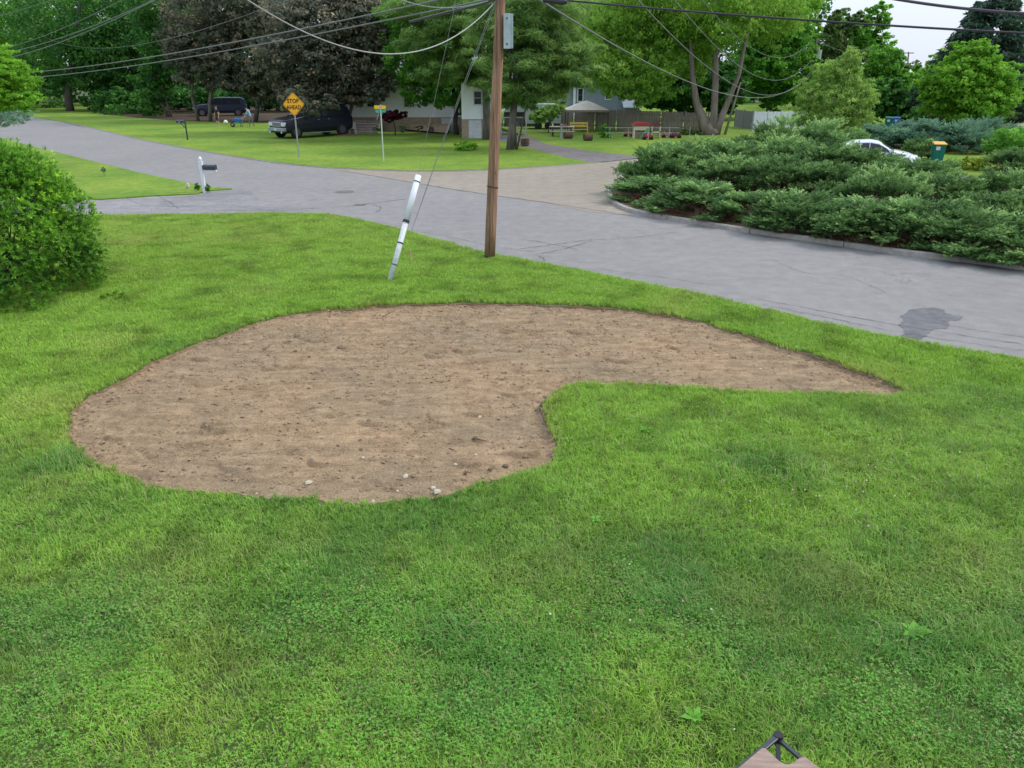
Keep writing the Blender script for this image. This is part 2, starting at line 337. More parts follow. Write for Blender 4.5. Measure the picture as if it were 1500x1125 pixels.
# kerb stones with open joints
M_kerb = mat('concrete_kerb', (.33, .31, .27), .9, col2=(.24, .225, .2), nscale=5, bump=.4, bscale=60)
kt = thing('kerb', kerb[0], 'pale concrete kerb curving round the juniper bed', 'kerb')
kl = smooth_poly(kerb + [(22, 9.9, 0), (30, 2.8, 0)], 8, closed=False)
acc = 0.0; cur = [kl[0]]; segs = []
for a, b in zip(kl[:-1], kl[1:]):
    acc += float(np.linalg.norm(b - a)); cur.append(b)
    if acc > 2.8: segs.append(cur); cur = [b]; acc = 0
segs.append(cur)
for sgm in segs:
    V = []; n = len(sgm)
    for i, p in enumerate(sgm):
        d = sgm[min(i + 1, n - 1)] - sgm[max(i - 1, 0)]; d = d / np.linalg.norm(d); nn = np.array([-d[1], d[0]])
        q = p + (d * .012 if i == 0 else (-d * .012 if i == n - 1 else 0))
        for off, z in ((-.10, -.02), (-.085, .11), (-.06, .13), (.05, .135), (.06, .02)): V.append((q[0] + nn[0] * off - kerb[0][0], q[1] + nn[1] * off - kerb[0][1], z))
    F = [(i * 5 + k, i * 5 + k + 1, i * 5 + k + 6, i * 5 + k + 5) for i in range(n - 1) for k in range(4)] + [(0, 1, 2, 3, 4), tuple((n - 1) * 5 + k for k in (4, 3, 2, 1, 0))]
    MB().add(V, F).build('kerb_stone', M_kerb, kt)

def strip(name, pts, w, z, m):
    P = [np.array(p[:2]) for p in pts]; V = []; F = []
    for i, p in enumerate(P):
        d = P[min(i + 1, len(P) - 1)] - P[max(i - 1, 0)]; d = d / np.linalg.norm(d); nn = np.array([-d[1], d[0]]) * w / 2; V += [(*(p + nn), z), (*(p - nn), z), (*(p + nn), z - .06), (*(p - nn), z - .06)]
        if i: F += [(4 * i - 4, 4 * i - 3, 4 * i + 1, 4 * i), (4 * i - 3, 4 * i - 1, 4 * i + 3, 4 * i + 1), (4 * i - 4, 4 * i, 4 * i + 2, 4 * i - 2)]
    o = MB().add(V, F).build(name, m); o['kind'] = 'structure'; return o
strip('road_edge', smooth_poly([(p[0] + .0, p[1] - .06) for p in far_edge[1:]], 6, closed=False), .10, .035, M_kerb)
M_grit = mat('road_grit', (.33, .29, .23), .95, col2=(.24, .21, .17), nscale=6, bump=.6)
_r = random.Random(9); GV = []; GF = []                        # loose grit washed along the lawn edges
for a_, b_ in zip(near2[:-1], near2[1:]):
    for _ in range(150):
        t_ = _r.random(); x_ = a_[0] + (b_[0] - a_[0]) * t_ + abs(_r.gauss(0, .16)) * .7 + .03; y_ = a_[1] + (b_[1] - a_[1]) * t_ + abs(_r.gauss(0, .16)) * .7 + .03; s_ = _r.uniform(.004, .013); q0 = len(GV)
        GV += [(x_ - s_, y_, .001), (x_ + s_, y_ - s_, .001), (x_ + s_ * .4, y_ + s_, .001), (x_, y_, .002 + s_ * .8)]; GF += [(q0, q0 + 1, q0 + 3), (q0 + 1, q0 + 2, q0 + 3), (q0 + 2, q0, q0 + 3)]
me = fast_mesh('road_grit', GV, GF); me.materials.append(M_grit); o = bpy.data.objects.new('road_grit', me); link(o); o['kind'] = 'stuff'
# manhole, patched hole, stain, cracks
M_iron = mat('cast_iron', (.10, .095, .09), .6, .4, col2=(.17, .15, .13), nscale=20)
mh = thing('manhole', (*at(505, 281)[:2], .002), 'round iron manhole cover flush in the grey road', 'manhole cover')
MB().cyl((0, 0, -.02), (0, 0, .008), .34, 28).build('cover', M_iron, mh)
b = MB()
for k in range(28):
    a0, a1 = 2 * math.pi * k / 28, 2 * math.pi * (k + 1) / 28
    b.add([(r * math.cos(a), r * math.sin(a), z) for a in (a0, a1) for r, z in ((.36, .006), (.44, .006))], [(0, 1, 3, 2)])
b.build('frame', mat('worn_iron', (.2, .19, .18), .7), mh)
vc = thing('valve_cover', (*at(528, 300)[:2], .002), 'small dark valve cover in the road in front of the manhole', 'valve cover')
MB().cyl((0, 0, -.02), (0, 0, .012), .13, 20).build('lid', M_iron, vc)
b = MB(); b.cyl((0, 0, -.02), (0, 0, .006), .2, 20).build('collar', mat('tar', (.07, .07, .07), .8), vc)
def blob(pts, seed, amp, sub=8):
    P = smooth_poly([at(*p) for p in pts], sub); r_ = random.Random(seed); return [np.array([p[0] + r_.uniform(-amp, amp), p[1] + r_.uniform(-amp, amp)]) for p in P]
stain = blob([(1326, 460), (1340, 452), (1375, 452), (1392, 461), (1408, 464), (1408, 469), (1393, 470), (1391, 481), (1374, 483), (1362, 487), (1356, 492), (1346, 499), (1333, 494), (1320, 497), (1325, 484), (1316, 477), (1326, 470), (1319, 464)], 5, .045, 5)
sheet('stain', stain, 0.005, groundmat('wet_asphalt', ((.085, .088, .092), (.13, .134, .138), .8), (1.2, 5), .35, 90, fine=.55, rough=.7))
def crackline(pts, w=.012, seed=0):
    P = smooth_poly([at(*p) for p in pts], 12, closed=False); r_ = random.Random(seed); Q = []
    for i, p in enumerate(P): Q.append(np.array([p[0] + r_.uniform(-.035, .035), p[1] + r_.uniform(-.035, .035)]))
    V = []; F = []
    for i, p in enumerate(Q):
        d = Q[min(i + 1, len(Q) - 1)] - Q[max(i - 1, 0)]; d /= np.linalg.norm(d) + 1e-9; nn = np.array([-d[1], d[0]]) * w * r_.uniform(.4, 1.2)
        V += [(*(p + nn), 0.0095), (*(p - nn), 0.0095)]
        if i: F.append((2 * i - 2, 2 * i - 1, 2 * i + 1, 2 * i))
    return V, F
b = MB()
for i, (pts, w) in enumerate([([(760, 365), (800, 360), (860, 352), (920, 349), (990, 340)], .012), ([(790, 372), (830, 364), (865, 353)], .012), ([(760, 350), (800, 356), (845, 366)], .009), ([(790, 375), (797, 381), (792, 388)], .01),
                            ([(440, 306), (500, 303), (528, 300), (560, 296), (600, 291)], .02), ([(545, 300), (558, 304), (552, 311)], .014), ([(470, 305), (400, 309), (330, 300)], .015),
                            ([(1110, 438), (1200, 455), (1300, 474), (1400, 490), (1500, 505)], .009), ([(1120, 447), (1210, 465), (1300, 484), (1420, 503), (1500, 514)], .008), ([(1350, 470), (1420, 482), (1500, 494)], .007),
                            ([(620, 340), (680, 352), (720, 360), (780, 369)], .009), ([(640, 274), (720, 286), (800, 297), (930, 317)], .02), ([(500, 250), (560, 260), (644, 274)], .02), ([(230, 286), (250, 298), (262, 306)], .018), ([(185, 290), (215, 301), (300, 303)], .014), ([(30, 168), (80, 176), (125, 187)], .05), ([(900, 305), (960, 318), (1040, 331), (1120, 344)], .006),
                            ([(880, 420 - 25), (960, 405), (1040, 418)], .007), ([(1130, 380), (1180, 400), (1240, 405), (1300, 430)], .005)]):
    V, F = crackline(pts, w, i); b.add(V, F)
b.build('road_cracks', mat('crack', (.085, .085, .085), .9), kind='stuff')

# ------------------------------------------------------------------ bare soil bed
STEP = .024
bb_ = np.array(bed); x0, y0 = bb_.min(0) - .1; x1, y1 = bb_.max(0) + .1
xs = np.arange(x0, x1, STEP); ys = np.arange(y0, y1, STEP); X, Y = np.meshgrid(xs, ys, indexing='ij'); P = np.stack([X.ravel(), Y.ravel()], 1)
ins = inside(P, bed); ed = edge_dist(P, bed); keep = (ins | (ed < .07)).reshape(X.shape); edg = ed.reshape(X.shape); insg = ins.reshape(X.shape)
Z = -.012 + .018 * vnoise(X, Y, .5, 1) + .012 * vnoise(X, Y, 1.3, 2) + .007 * vnoise(X * .6, Y * 1.6, 4, 3) + .007 * vnoise(X * .5, Y, 9, 4) + .009 * vnoise(X * .22 + .1 * Y, Y + .12 * vnoise(X, Y, .9, 16), 11, 14) * np.clip(vnoise(X, Y, .8, 15) + .4, 0, 1) + .004 * vnoise(X, Y, 19, 5)
cl_ = vnoise(X, Y, 15, 6) * .5 + vnoise(X, Y, 26, 8) * .5; Z += np.clip(cl_ - .2, 0, 1) * .06 * np.clip(vnoise(X, Y, .9, 9) + .6, 0.15, 1)
for k in range(150):                                           # scuffs and footprints raked into the soil
    cx, cy = R.uniform(x0, x1), R.uniform(y0, y1); a = R.gauss(0.0, .30); L = R.uniform(.10, .30); w = R.uniform(.02, .042)
    dx, dy = X - cx, Y - cy; u = dx * math.cos(a) + dy * math.sin(a); v = -dx * math.sin(a) + dy * math.cos(a) - .4 * u * u / L
    dep = R.uniform(.022, .052)
    Z -= dep * np.exp(-(u / L) ** 4 - (v / w) ** 2); Z += dep * .8 * np.exp(-(u / L) ** 4 - ((v - w * 1.7) / w) ** 2)
Z += (.026 + .012 * vnoise(X, Y, 5, 77)) * np.exp(-(edg / .05) ** 2) - .02 * np.exp(-((edg - .10) / .05) ** 2) * insg                    # spade cut along the turf
Z = np.minimum(Z, .04)
idx = -np.ones(X.shape, int); idx[keep] = np.arange(keep.sum())
q = keep[:-1, :-1] & keep[1:, :-1] & keep[1:, 1:] & keep[:-1, 1:]
Fq = np.stack([idx[:-1, :-1][q], idx[1:, :-1][q], idx[1:, 1:][q], idx[:-1, 1:][q]], 1)
me = fast_mesh('soil_bed', np.stack([X[keep], Y[keep], Z[keep]], 1), Fq, 4)
def soilmat():
    m = groundmat('bare_soil', ((.335, .235, .14), (.265, .205, .13), .78), (.5, 5), 1.0, 38, fine=1.0)
    n = m.node_tree; bp = [x for x in n.nodes if x.type == 'BUMP'][0]; bp.inputs['Distance'].default_value = .03
    b = n.nodes['Principled BSDF']; src = b.inputs['Base Color'].links[0].from_socket; mp_ = n.nodes.new('ShaderNodeMapping'); mp_.inputs['Scale'].default_value = (1.1, 3.8, 1); mp_.inputs['Rotation'].default_value = (0, 0, .12)
    n.links.new(n.nodes.new('ShaderNodeNewGeometry').outputs['Position'], mp_.inputs[0]); ns_ = n.nodes.new('ShaderNodeTexNoise'); ns_.inputs['Scale'].default_value = 1.6; ns_.inputs['Detail'].default_value = 6; ns_.inputs['Distortion'].default_value = .9; n.links.new(mp_.outputs[0], ns_.inputs['Vector'])
    rp_ = n.nodes.new('ShaderNodeValToRGB'); rp_.color_ramp.elements[0].position = .36; rp_.color_ramp.elements[1].position = .62; rp_.color_ramp.elements[0].color = (.76, .74, .72, 1); rp_.color_ramp.elements[1].color = (1.02, 1.02, 1.0, 1); n.links.new(ns_.outputs['Fac'], rp_.inputs['Fac'])
    mm_ = n.nodes.new('ShaderNodeMix'); mm_.data_type = 'RGBA'; mm_.blend_type = 'MULTIPLY'; mm_.inputs['Factor'].default_value = 1; n.links.new(src, mm_.inputs['A']); n.links.new(rp_.outputs['Color'], mm_.inputs['B']); n.links.new(mm_.outputs['Result'], b.inputs['Base Color'])
    return m
M_dirt = soilmat(); me.materials.append(M_dirt); me.shade_smooth()
so_ = bpy.data.objects.new('soil', me); link(so_); tag(so_, 'bare brown raked soil in a kidney shaped bed cut into the lawn', kind='structure')
def soil_z(x, y): 
    i = min(max(int((x - x0) / STEP), 0), len(xs) - 1); j = min(max(int((y - y0) / STEP), 0), len(ys) - 1); return float(Z[i, j])
# crumbs of soil: one mass
b = MB(); n_ = 0
pts = rng.uniform((x0, y0), (x1, y1), (20000, 2)); inn = inside(pts, bed); dist = edge_dist(pts, bed); dn = vnoise(pts[:, 0], pts[:, 1], 1.4, 12)
TV = np.array([(1, 0, -.5), (-.5, .87, -.5), (-.5, -.87, -.5), (.1, .1, .8), (.6, .8, .1), (-.9, 0, .3)]); VV = []; FF = []
for (px_, py_), i_, d_, q_ in zip(pts, inn, dist, dn):
    if not i_ or d_ < .03: continue
    if q_ < -.1 and d_ > .3 and R.random() > .25: continue
    s_ = .007 + .026 * R.random() ** 4 + (.008 * R.random() if d_ < .15 else 0); a = R.uniform(0, 6.28); c, s2 = math.cos(a), math.sin(a); base = len(VV)
    for t in TV: VV.append((px_ + s_ * (t[0] * c - t[1] * s2) * R.uniform(.7, 1.3), py_ + s_ * (t[0] * s2 + t[1] * c), soil_z(px_, py_) + s_ * .5 + s_ * t[2] * .8))
    FF += [(base, base + 4, base + 3), (base + 4, base + 1, base + 3), (base + 1, base + 5, base + 3), (base + 5, base + 2, base + 3), (base + 2, base, base + 3)]
me = fast_mesh('soil_crumbs', VV, FF); me.materials.append(mat('dark_soil', (.18, .12, .075), .95, col2=(.30, .21, .13), nscale=3)); o = bpy.data.objects.new('soil_crumbs', me); link(o); o['kind'] = 'stuff'
# stones, clods, root bits one can point at
M_stone = mat('pale_stone', (.55, .5, .42), .85, col2=(.4, .35, .28), nscale=30, bump=.5)
M_clod = mat('clod', (.15, .10, .065), .95, col2=(.22, .15, .1), nscale=20, bump=.8)
def rock(name, px, py, w, m, label, cat, group, sq=(1, .8, .6)):
    p = at(px, py); z = soil_z(p[0], p[1]); r = w / ppm(p[1]) / 2
    b = MB(); b.ball((0, 0, 0), 1, 9, sq=sq, jit=.18); 
    o = b.build(name, m); o.location = (p[0], p[1], z + r * sq[2] * .45); o.scale = (r, r, r); o.rotation_euler = (0, 0, R.uniform(0, 6)); tag(o, label, cat, group); return o
stg = 'pale stones lying on the bare soil'
for px, py, w, lb in [(640, 722, 13, 'largest white stone at the lower edge of the soil bed'), (635, 716, 9, 'white stone touching the back of the largest one'), (594, 700, 11, 'pale stone left of the white pair on the soil'), (546, 733, 9, 'pale stone at the grass edge below the soil bed'), (452, 709, 12, 'flat pale stone in the lower left soil'),
                     (667, 681, 7, 'small pale stone on soil above the white pair'), (532, 672, 6, 'small pale stone on open soil beside a scuff'), (433, 727, 5, 'tiny pale stone near lower left grass edge'), (582, 719, 5, 'tiny pale stone between two larger stones by the grass'), (703, 609, 7, 'small pale stone in the middle of the soil'), (697, 666, 5, 'tiny pale stone near the curled root'), (1114, 539, 5, 'tiny pale stone in the narrow arm of the soil bed'), (740, 685, 10, 'brownish stone near the turf corner'), (683, 695, 10, 'dull tan stone half sunk in the lower soil'), (376, 723, 5, 'tiny white stone by the lower left turf')]:
    rock('stone', px, py, w, M_stone if w != 10 else M_clod, lb, 'stone', stg)
for px, py, w, lb in [(498, 509, 12, 'dark soil clod in the upper left of the bed'), (433, 513, 8, 'dark soil clod left of the larger dark clod'), (720, 690, 14, 'long dark clod beside the lower turf corner'), (528, 786 - 140, 6, 'dark clod above a scuff mark'), (529, 786 - 127, 7, 'small dark clod next to a footprint'), (540, 617, 8, 'dark clod in the middle left soil'), (265, 585, 8, 'dark clod in the far left soil'), (640, 519, 7, 'dark clod near the centre of the far soil'), (160, 588, 9, 'dark clod at the left turf edge')]:
    rock('clod', px, py, w, M_clod, lb, 'clod of soil', 'dark clods on the bare soil', (1, .7, .45))
p = at(695, 642); b = MB()
for k in range(9):
    q0 = Vector((R.uniform(-.03, .03), R.uniform(-.03, .03), .01)); a = -1.1 + R.uniform(-.5, .5); L = R.uniform(.1, .26)
    b.tube([q0, q0 + Vector((math.cos(a) * L * .5, math.sin(a) * L * .5, R.uniform(.01, .03))), q0 + Vector((math.cos(a + .4) * L, math.sin(a + .4) * L, .005))], [.004, .003, .0015], 4)
o = b.build('root_tangle', mat('root', (.1, .065, .04), .9)); o.location = (p[0], p[1], soil_z(p[0], p[1])); tag(o, 'tangle of dark dry roots on the bare soil near the turf', 'roots')
p = at(664, 660); b = MB(); b.tube([(-.06, .05, .01), (0, 0, .02), (.05, -.06, .01)], [.005, .006, .003], 5); o = b.build('twig', mat('root')); o.location = (p[0], p[1], soil_z(p[0], p[1])); tag(o, 'short dark twig beside the root tangle on soil', 'twig')

# ------------------------------------------------------------------ grass: blades as instanced patches
def grassmat(name, base, alt, dry, blue, transl=.27):
    m = bpy.data.materials.new(name); m.use_nodes = True; n = m.node_tree; b = n.nodes['Principled BSDF']; o = n.nodes['Material Output']
    b.inputs['Roughness'].default_value = .5; b.inputs['Specular IOR Level'].default_value = .3
    g = n.nodes.new('ShaderNodeNewGeometry').outputs['Position']
    def noise(s, d=3):
        t = n.nodes.new('ShaderNodeTexNoise'); t.inputs['Scale'].default_value = s; t.inputs['Detail'].default_value = d; n.links.new(g, t.inputs['Vector']); return t.outputs['Fac']
    def mix(f, a, c, lo=None, hi=None):
        if lo is not None:
            r = n.nodes.new('ShaderNodeMapRange'); r.inputs[1].default_value = lo; r.inputs[2].default_value = hi; n.links.new(f, r.inputs[0]); f = r.outputs[0]
        x = n.nodes.new('ShaderNodeMix'); x.data_type = 'RGBA'; n.links.new(f, x.inputs['Factor'])
        for k, v in (('A', a), ('B', c)):
            if isinstance(v, tuple): x.inputs[k].default_value = (*v, 1)
            else: n.links.new(v, x.inputs[k])
        return x.outputs['Result']
    def attr(nm, ty='GEOMETRY'):
        a = n.nodes.new('ShaderNodeAttribute'); a.attribute_name = nm; a.attribute_type = ty; return a.outputs['Fac']
    c = mix(attr('tint'), base, alt); c = mix(noise(1.3), c, tuple(x * .62 for x in base), .48, .75); yr = n.nodes.new('ShaderNodeSeparateXYZ'); n.links.new(g, yr.inputs[0]); mm = n.nodes.new('ShaderNodeMapRange'); mm.inputs[1].default_value = 6.5; mm.inputs[2].default_value = 12; mm.inputs[3].default_value = .9; mm.inputs[4].default_value = .25; n.links.new(yr.outputs['Y'], mm.inputs[0])
    m6 = n.nodes.new('ShaderNodeMapRange'); m6.inputs[1].default_value = .52; m6.inputs[2].default_value = .72; n.links.new(noise(6.0), m6.inputs[0]); ml = n.nodes.new('ShaderNodeMath'); ml.operation = 'MULTIPLY'; n.links.new(m6.outputs[0], ml.inputs[0]); n.links.new(mm.outputs[0], ml.inputs[1])
    c = mix(ml.outputs[0], c, tuple(x * .36 for x in base)); c = mix(noise(19.0), c, (.42, .62, .10), .60, .82)
    c = mix(attr('dry', 'INSTANCER'), c, dry); c = mix(attr('blue', 'INSTANCER'), c, blue)
    ds = n.nodes.new('ShaderNodeMath'); ds.operation = 'GREATER_THAN'; ds.inputs[1].default_value = .94; n.links.new(attr('tint'), ds.inputs[0]); c = mix(ds.outputs[0], c, (.34, .3, .14))
    n.links.new(c, b.inputs['Base Color']); tr = n.nodes.new('ShaderNodeBsdfTranslucent'); n.links.new(c, tr.inputs['Color'])
    ms = n.nodes.new('ShaderNodeMixShader'); ms.inputs[0].default_value = transl; n.links.new(b.outputs[0], ms.inputs[1]); n.links.new(tr.outputs[0], ms.inputs[2]); n.links.new(ms.outputs[0], o.inputs['Surface'])
    MATS[name] = m; return m
M_grass = grassmat('grass_blade', (.18, .38, .025), (.40, .64, .09), (.46, .47, .13), (.09, .25, .045))
M_clover = grassmat('clover_leaf', (.11, .33, .025), (.20, .48, .05), (.3, .4, .07), (.11, .33, .08))
patch_col = bpy.data.collections.new('grass_patches')
def patch(name, rad, n, L, wd, m, lean=.5, clover=False):
    r = rad * np.sqrt(rng.random(n)); t = rng.random(n) * 2 * np.pi; X0 = np.stack([r * np.cos(t), r * np.sin(t), np.zeros(n)], 1)
    if not clover:
        l = L * rng.uniform(.4, 1.2, n) * (1 + .3 * vnoise(X0[:, 0], X0[:, 1], 9, 5 + n)); az = rng.random(n) * 2 * np.pi; az = np.where(rng.random(n) < .4, rng.normal(1.0, .6, n), az); ln = lean * rng.uniform(.2, 1.3, n)
        d = np.stack([np.cos(az), np.sin(az), np.zeros(n)], 1); sd_ = np.stack([-np.sin(az), np.cos(az), np.zeros(n)], 1) * (wd / 2)[None].T if hasattr(wd, '__len__') else np.stack([-np.sin(az), np.cos(az), np.zeros(n)], 1) * wd / 2
        up = np.array([0, 0, 1.]); z = lambda f: (f * l)[:, None] * up
        mid = X0 + z(.6 * np.cos(ln * .5)) + d * (l * ln * .28)[:, None]; tip = X0 + z(np.clip(.6 + .4 * np.cos(ln * 1.4), .3, 1)) * np.cos(ln * .5)[:, None] + d * (l * ln * .85)[:, None]
        V = np.stack([X0 - sd_ * .8, X0 + sd_ * .8, mid + sd_, mid - sd_, tip], 1).reshape(-1, 3); i = np.arange(n) * 5
        T = np.stack([np.stack([i, i + 1, i + 2], 1), np.stack([i, i + 2, i + 3], 1), np.stack([i + 3, i + 2, i + 4], 1)], 1).reshape(-1, 3); k = 5
    else:
        h = L * rng.uniform(.5, 1.2, n); Vs = []; tn = unit(n) * .35 + np.array([0, 0, 1.]); tn /= np.linalg.norm(tn, axis=1, keepdims=True)
        a0 = orient(tn, n); b0 = np.cross(tn, a0); cen = X0 + h[:, None] * np.array([0, 0, 1.])
        for j in range(3):
            a = j * 2.094; u = a0 * math.cos(a) + b0 * math.sin(a); w = -a0 * math.sin(a) + b0 * math.cos(a); s = wd
            Vs += [cen, cen + u * s * .6 + w * s * .5, cen + u * s * 1.15 + w * s * .18 + tn * s * .1, cen + u * s * 1.15 - w * s * .18 + tn * s * .1, cen + u * s * .6 - w * s * .5]
        V = np.stack(Vs, 1).reshape(-1, 3); T = []; i = np.arange(n) * 15
        for j in range(3):
            o_ = i + j * 5; T += [np.stack([o_, o_ + 1, o_ + 2], 1), np.stack([o_, o_ + 2, o_ + 3], 1), np.stack([o_, o_ + 3, o_ + 4], 1)]
        T = np.stack(T, 1).reshape(-1, 3); k = 15
    me = fast_mesh(name, V, T); a_ = me.attributes.new('tint', 'FLOAT', 'POINT'); a_.data.foreach_set('value', np.repeat(rng.random(n), k).astype(np.float32)); me.materials.append(m)
    o = bpy.data.objects.new(name, me); patch_col.objects.link(o); return o
for i in range(4): patch('a%d_near' % i, .30, 780, .09, .0050, M_grass, .95)         # 0-3
for i in range(3): patch('b%d_far' % i, .34, 900, .062, .0065, M_grass, .6)            # 4-6
for i in range(3): patch('c%d_clover' % i, .30, 230, .062, .0088, M_clover, clover=True) # 7-9
for i in range(3): patch('d%d_tuft' % i, .05, 40, .085, .0055, M_grass, .8)             # 10-12
for i in range(2): patch('e%d_long' % i, .22, 420, .15, .006, M_grass, 1.1)            # 13-14
SP = .325
gx, gy = np.meshgrid(np.arange(-30, 26, SP), np.arange(1.0, 27.5, SP)); G = np.stack([gx.ravel(), gy.ravel()], 1) + rng.uniform(-.12, .12, (gx.size, 2))
vis = np.abs(G[:, 0]) < (G[:, 1] * CT + CAMH * ST) * .70 + 2.6; G = G[vis]
la = np.array([p[:2] for p in lawn_near])
G = G[inside(G, la)]; d1 = edge_dist(G, lawn_near); inb = inside(G, bed); d2 = edge_dist(G, bed)
core = G[(~inb) & (d2 > .27) & (d1 > .22)]
E_ = []                                                       # edges are filled with small tufts
ex, ey = np.meshgrid(np.arange(-26, 24, .075), np.arange(2.9, 27.5, .075)); EE = np.stack([ex.ravel(), ey.ravel()], 1) + rng.uniform(-.035, .035, (ex.size, 2))
EE = EE[np.abs(EE[:, 0]) < (EE[:, 1] * CT + CAMH * ST) * .70 + .6]; EE = EE[inside(EE, la)]
db = edge_dist(EE, bed); EE2 = EE[(db < .55) & (db > .012)]; EE2 = EE2[~inside(EE2, bed)]
dl = edge_dist(EE, lawn_near); EE3 = EE[(dl < .5) & (dl > .01) & (EE[:, 1] > 8)]
edge = np.concatenate([EE2, EE3])
def spot(P, px, py, r):
    c = np.array(at(px, py)[:2]); return np.exp(-(np.linalg.norm(P - c, axis=1) / r) ** 2)
def props(P):
    x, y = P[:, 0], P[:, 1]
    dry = np.clip(vnoise(x, y, .55, 21) * .5 + vnoise(x, y, 1.7, 22) * .5 - .16, 0, 1) * .55 + np.clip((y - 15) / 8, 0, 1) * .12 + .05
    for px, py, r, a in [(1205, 845, .28, .8), (1220, 690, .5, .25), (1440, 840, .6, .35), (450, 800, .3, .4), (60, 600, .6, .45), (230, 870, .3, .45), (860, 840, .5, .5), (180, 905, .3, .4), (720, 850, .35, .35), (1255, 470 + 85, .8, .45), (1050, 880, .4, .3), (90, 880, .5, .3)]: dry = dry + a * spot(P, px, py, r)
    blue = np.clip(vnoise(x, y, .8, 31) * .6 + vnoise(x, y, 2.3, 32) * .4 - .3, 0, 1) * .55
    blue = blue + np.clip((9.5 - y) / 4.5, 0, 1) * (.42 + .5 * vnoise(x, y, 1.1, 33) + .3 * vnoise(x, y, 3.1, 34))
    for px, py, r, a in [(965, 865, .36, .65), (1110, 690, .6, .6), (85, 690, .4, .6), (600, 690 + 75, .6, .3), (1460, 600, .9, .4), (700, 990, .5, .25), (1390, 950, .5, .35), (300, 530 - 20, .9, .4), (480, 760, .6, .3), (640, 940, .4, .2)]: blue = blue + a * spot(P, px, py, r)
    return np.clip(dry, 0, .95), np.clip(blue, 0, .9)
dry, blue = props(core); n = len(core); yy = core[:, 1]
kind = np.where(yy < 10.5, rng.integers(0, 4, n), rng.integers(4, 7, n))
cz = vnoise(core[:, 0], core[:, 1], .9, 41) + vnoise(core[:, 0], core[:, 1], 2.2, 42) * .5 + np.clip((6.3 - yy) / 2.5, -.4, 1) * .75 + 1.2 * spot(core, 1240, 720, .9) + .9 * spot(core, 560, 960, .8) - 1.5 * spot(core, 1110, 690, .6)
iscl = (cz > .62) & (yy < 11)
extra = core[iscl] + rng.uniform(-.1, .1, (iscl.sum(), 2))
longm = (spot(core, 965, 865, .4) + spot(core, 1110, 690, .7) + spot(core, 85, 690, .5) + spot(core, 1390, 955, .5) + .9 * spot(core, 640, 940, .3)) > .45
kind = np.where(longm, rng.integers(13, 15, n), kind)

allP = np.concatenate([core, extra, edge]); d3, b3 = props(extra); d4, b4 = props(edge)
near_bed = edge_dist(edge, bed); d4 = np.clip(d4 + .35 * np.exp(-(near_bed / .06) ** 2), 0, .95)
kinds = np.concatenate([kind, rng.integers(7, 10, len(extra)), rng.integers(10, 13, len(edge))])
dryA = np.concatenate([dry, d3 * .5, d4]); blueA = np.concatenate([blue, b3 * .4, b4])
sc = np.concatenate([rng.uniform(.85, 1.2, n) * (1 + .25 * vnoise(core[:, 0], core[:, 1], .7, 51)), rng.uniform(.85, 1.15, len(extra)), rng.uniform(.75, 1.1, len(edge)) * np.where(edge[:, 1] > 14, 1.1, .95)])
me = bpy.data.meshes.new('grass'); me.vertices.add(len(allP)); me.vertices.foreach_set('co', np.concatenate([allP, np.full((len(allP), 1), TURF - .004)], 1).astype(np.float32).ravel())
for nm, ar in (('rot', rng.random(len(allP)) * 6.283), ('scl', sc), ('dry', dryA), ('blue', blueA)):
    a_ = me.attributes.new(nm, 'FLOAT', 'POINT'); a_.data.foreach_set('value', np.asarray(ar, np.float32))
a_ = me.attributes.new('pick', 'INT', 'POINT'); a_.data.foreach_set('value', kinds.astype(np.int32))
go = bpy.data.objects.new('grass', me); link(go); tag(go, 'short green lawn grass mixed with clover around the soil bed', kind='stuff')
ng = bpy.data.node_groups.new('scatter', 'GeometryNodeTree'); ng.interface.new_socket('Geometry', in_out='INPUT', socket_type='NodeSocketGeometry'); ng.interface.new_socket('Geometry', in_out='OUTPUT', socket_type='NodeSocketGeometry')
gi = ng.nodes.new('NodeGroupInput'); gout = ng.nodes.new('NodeGroupOutput'); ci = ng.nodes.new('GeometryNodeCollectionInfo'); ci.inputs['Collection'].default_value = patch_col; ci.inputs['Separate Children'].default_value = True; ci.inputs['Reset Children'].default_value = True
ip = ng.nodes.new('GeometryNodeInstanceOnPoints'); ip.inputs['Pick Instance'].default_value = True
def nattr(nm, ty):
    a = ng.nodes.new('GeometryNodeInputNamedAttribute'); a.data_type = ty; a.inputs['Name'].default_value = nm; return a.outputs['Attribute']
cx = ng.nodes.new('ShaderNodeCombineXYZ'); ng.links.new(nattr('rot', 'FLOAT'), cx.inputs['Z'])
ng.links.new(gi.outputs[0], ip.inputs['Points']); ng.links.new(ci.outputs[0], ip.inputs['Instance']); ng.links.new(nattr('pick', 'INT'), ip.inputs['Instance Index'])
ng.links.new(cx.outputs[0], ip.inputs['Rotation']); ng.links.new(nattr('scl', 'FLOAT'), ip.inputs['Scale']); ng.links.new(ip.outputs[0], gout.inputs[0])
md = go.modifiers.new('scatter', 'NODES'); md.node_group = ng

# clover heads and fallen petals
b = MB()
for c_, r_, k_ in [((1240, 700), .9, 26), ((1180, 740), .6, 10), ((1400, 690), .8, 8), ((850, 950), 1.2, 6)]:
    o_ = at(*c_)
    for _ in range(k_):
        b.ball((o_[0] + R.gauss(0, r_ * .6), o_[1] + R.gauss(0, r_ * .5), TURF + R.uniform(.06, .09)), R.uniform(.007, .011), 6, jit=.1)
b.build('clover_flowers', mat('clover_flower', (.6, .58, .5), .8, col2=(.5, .42, .38)), kind='stuff')
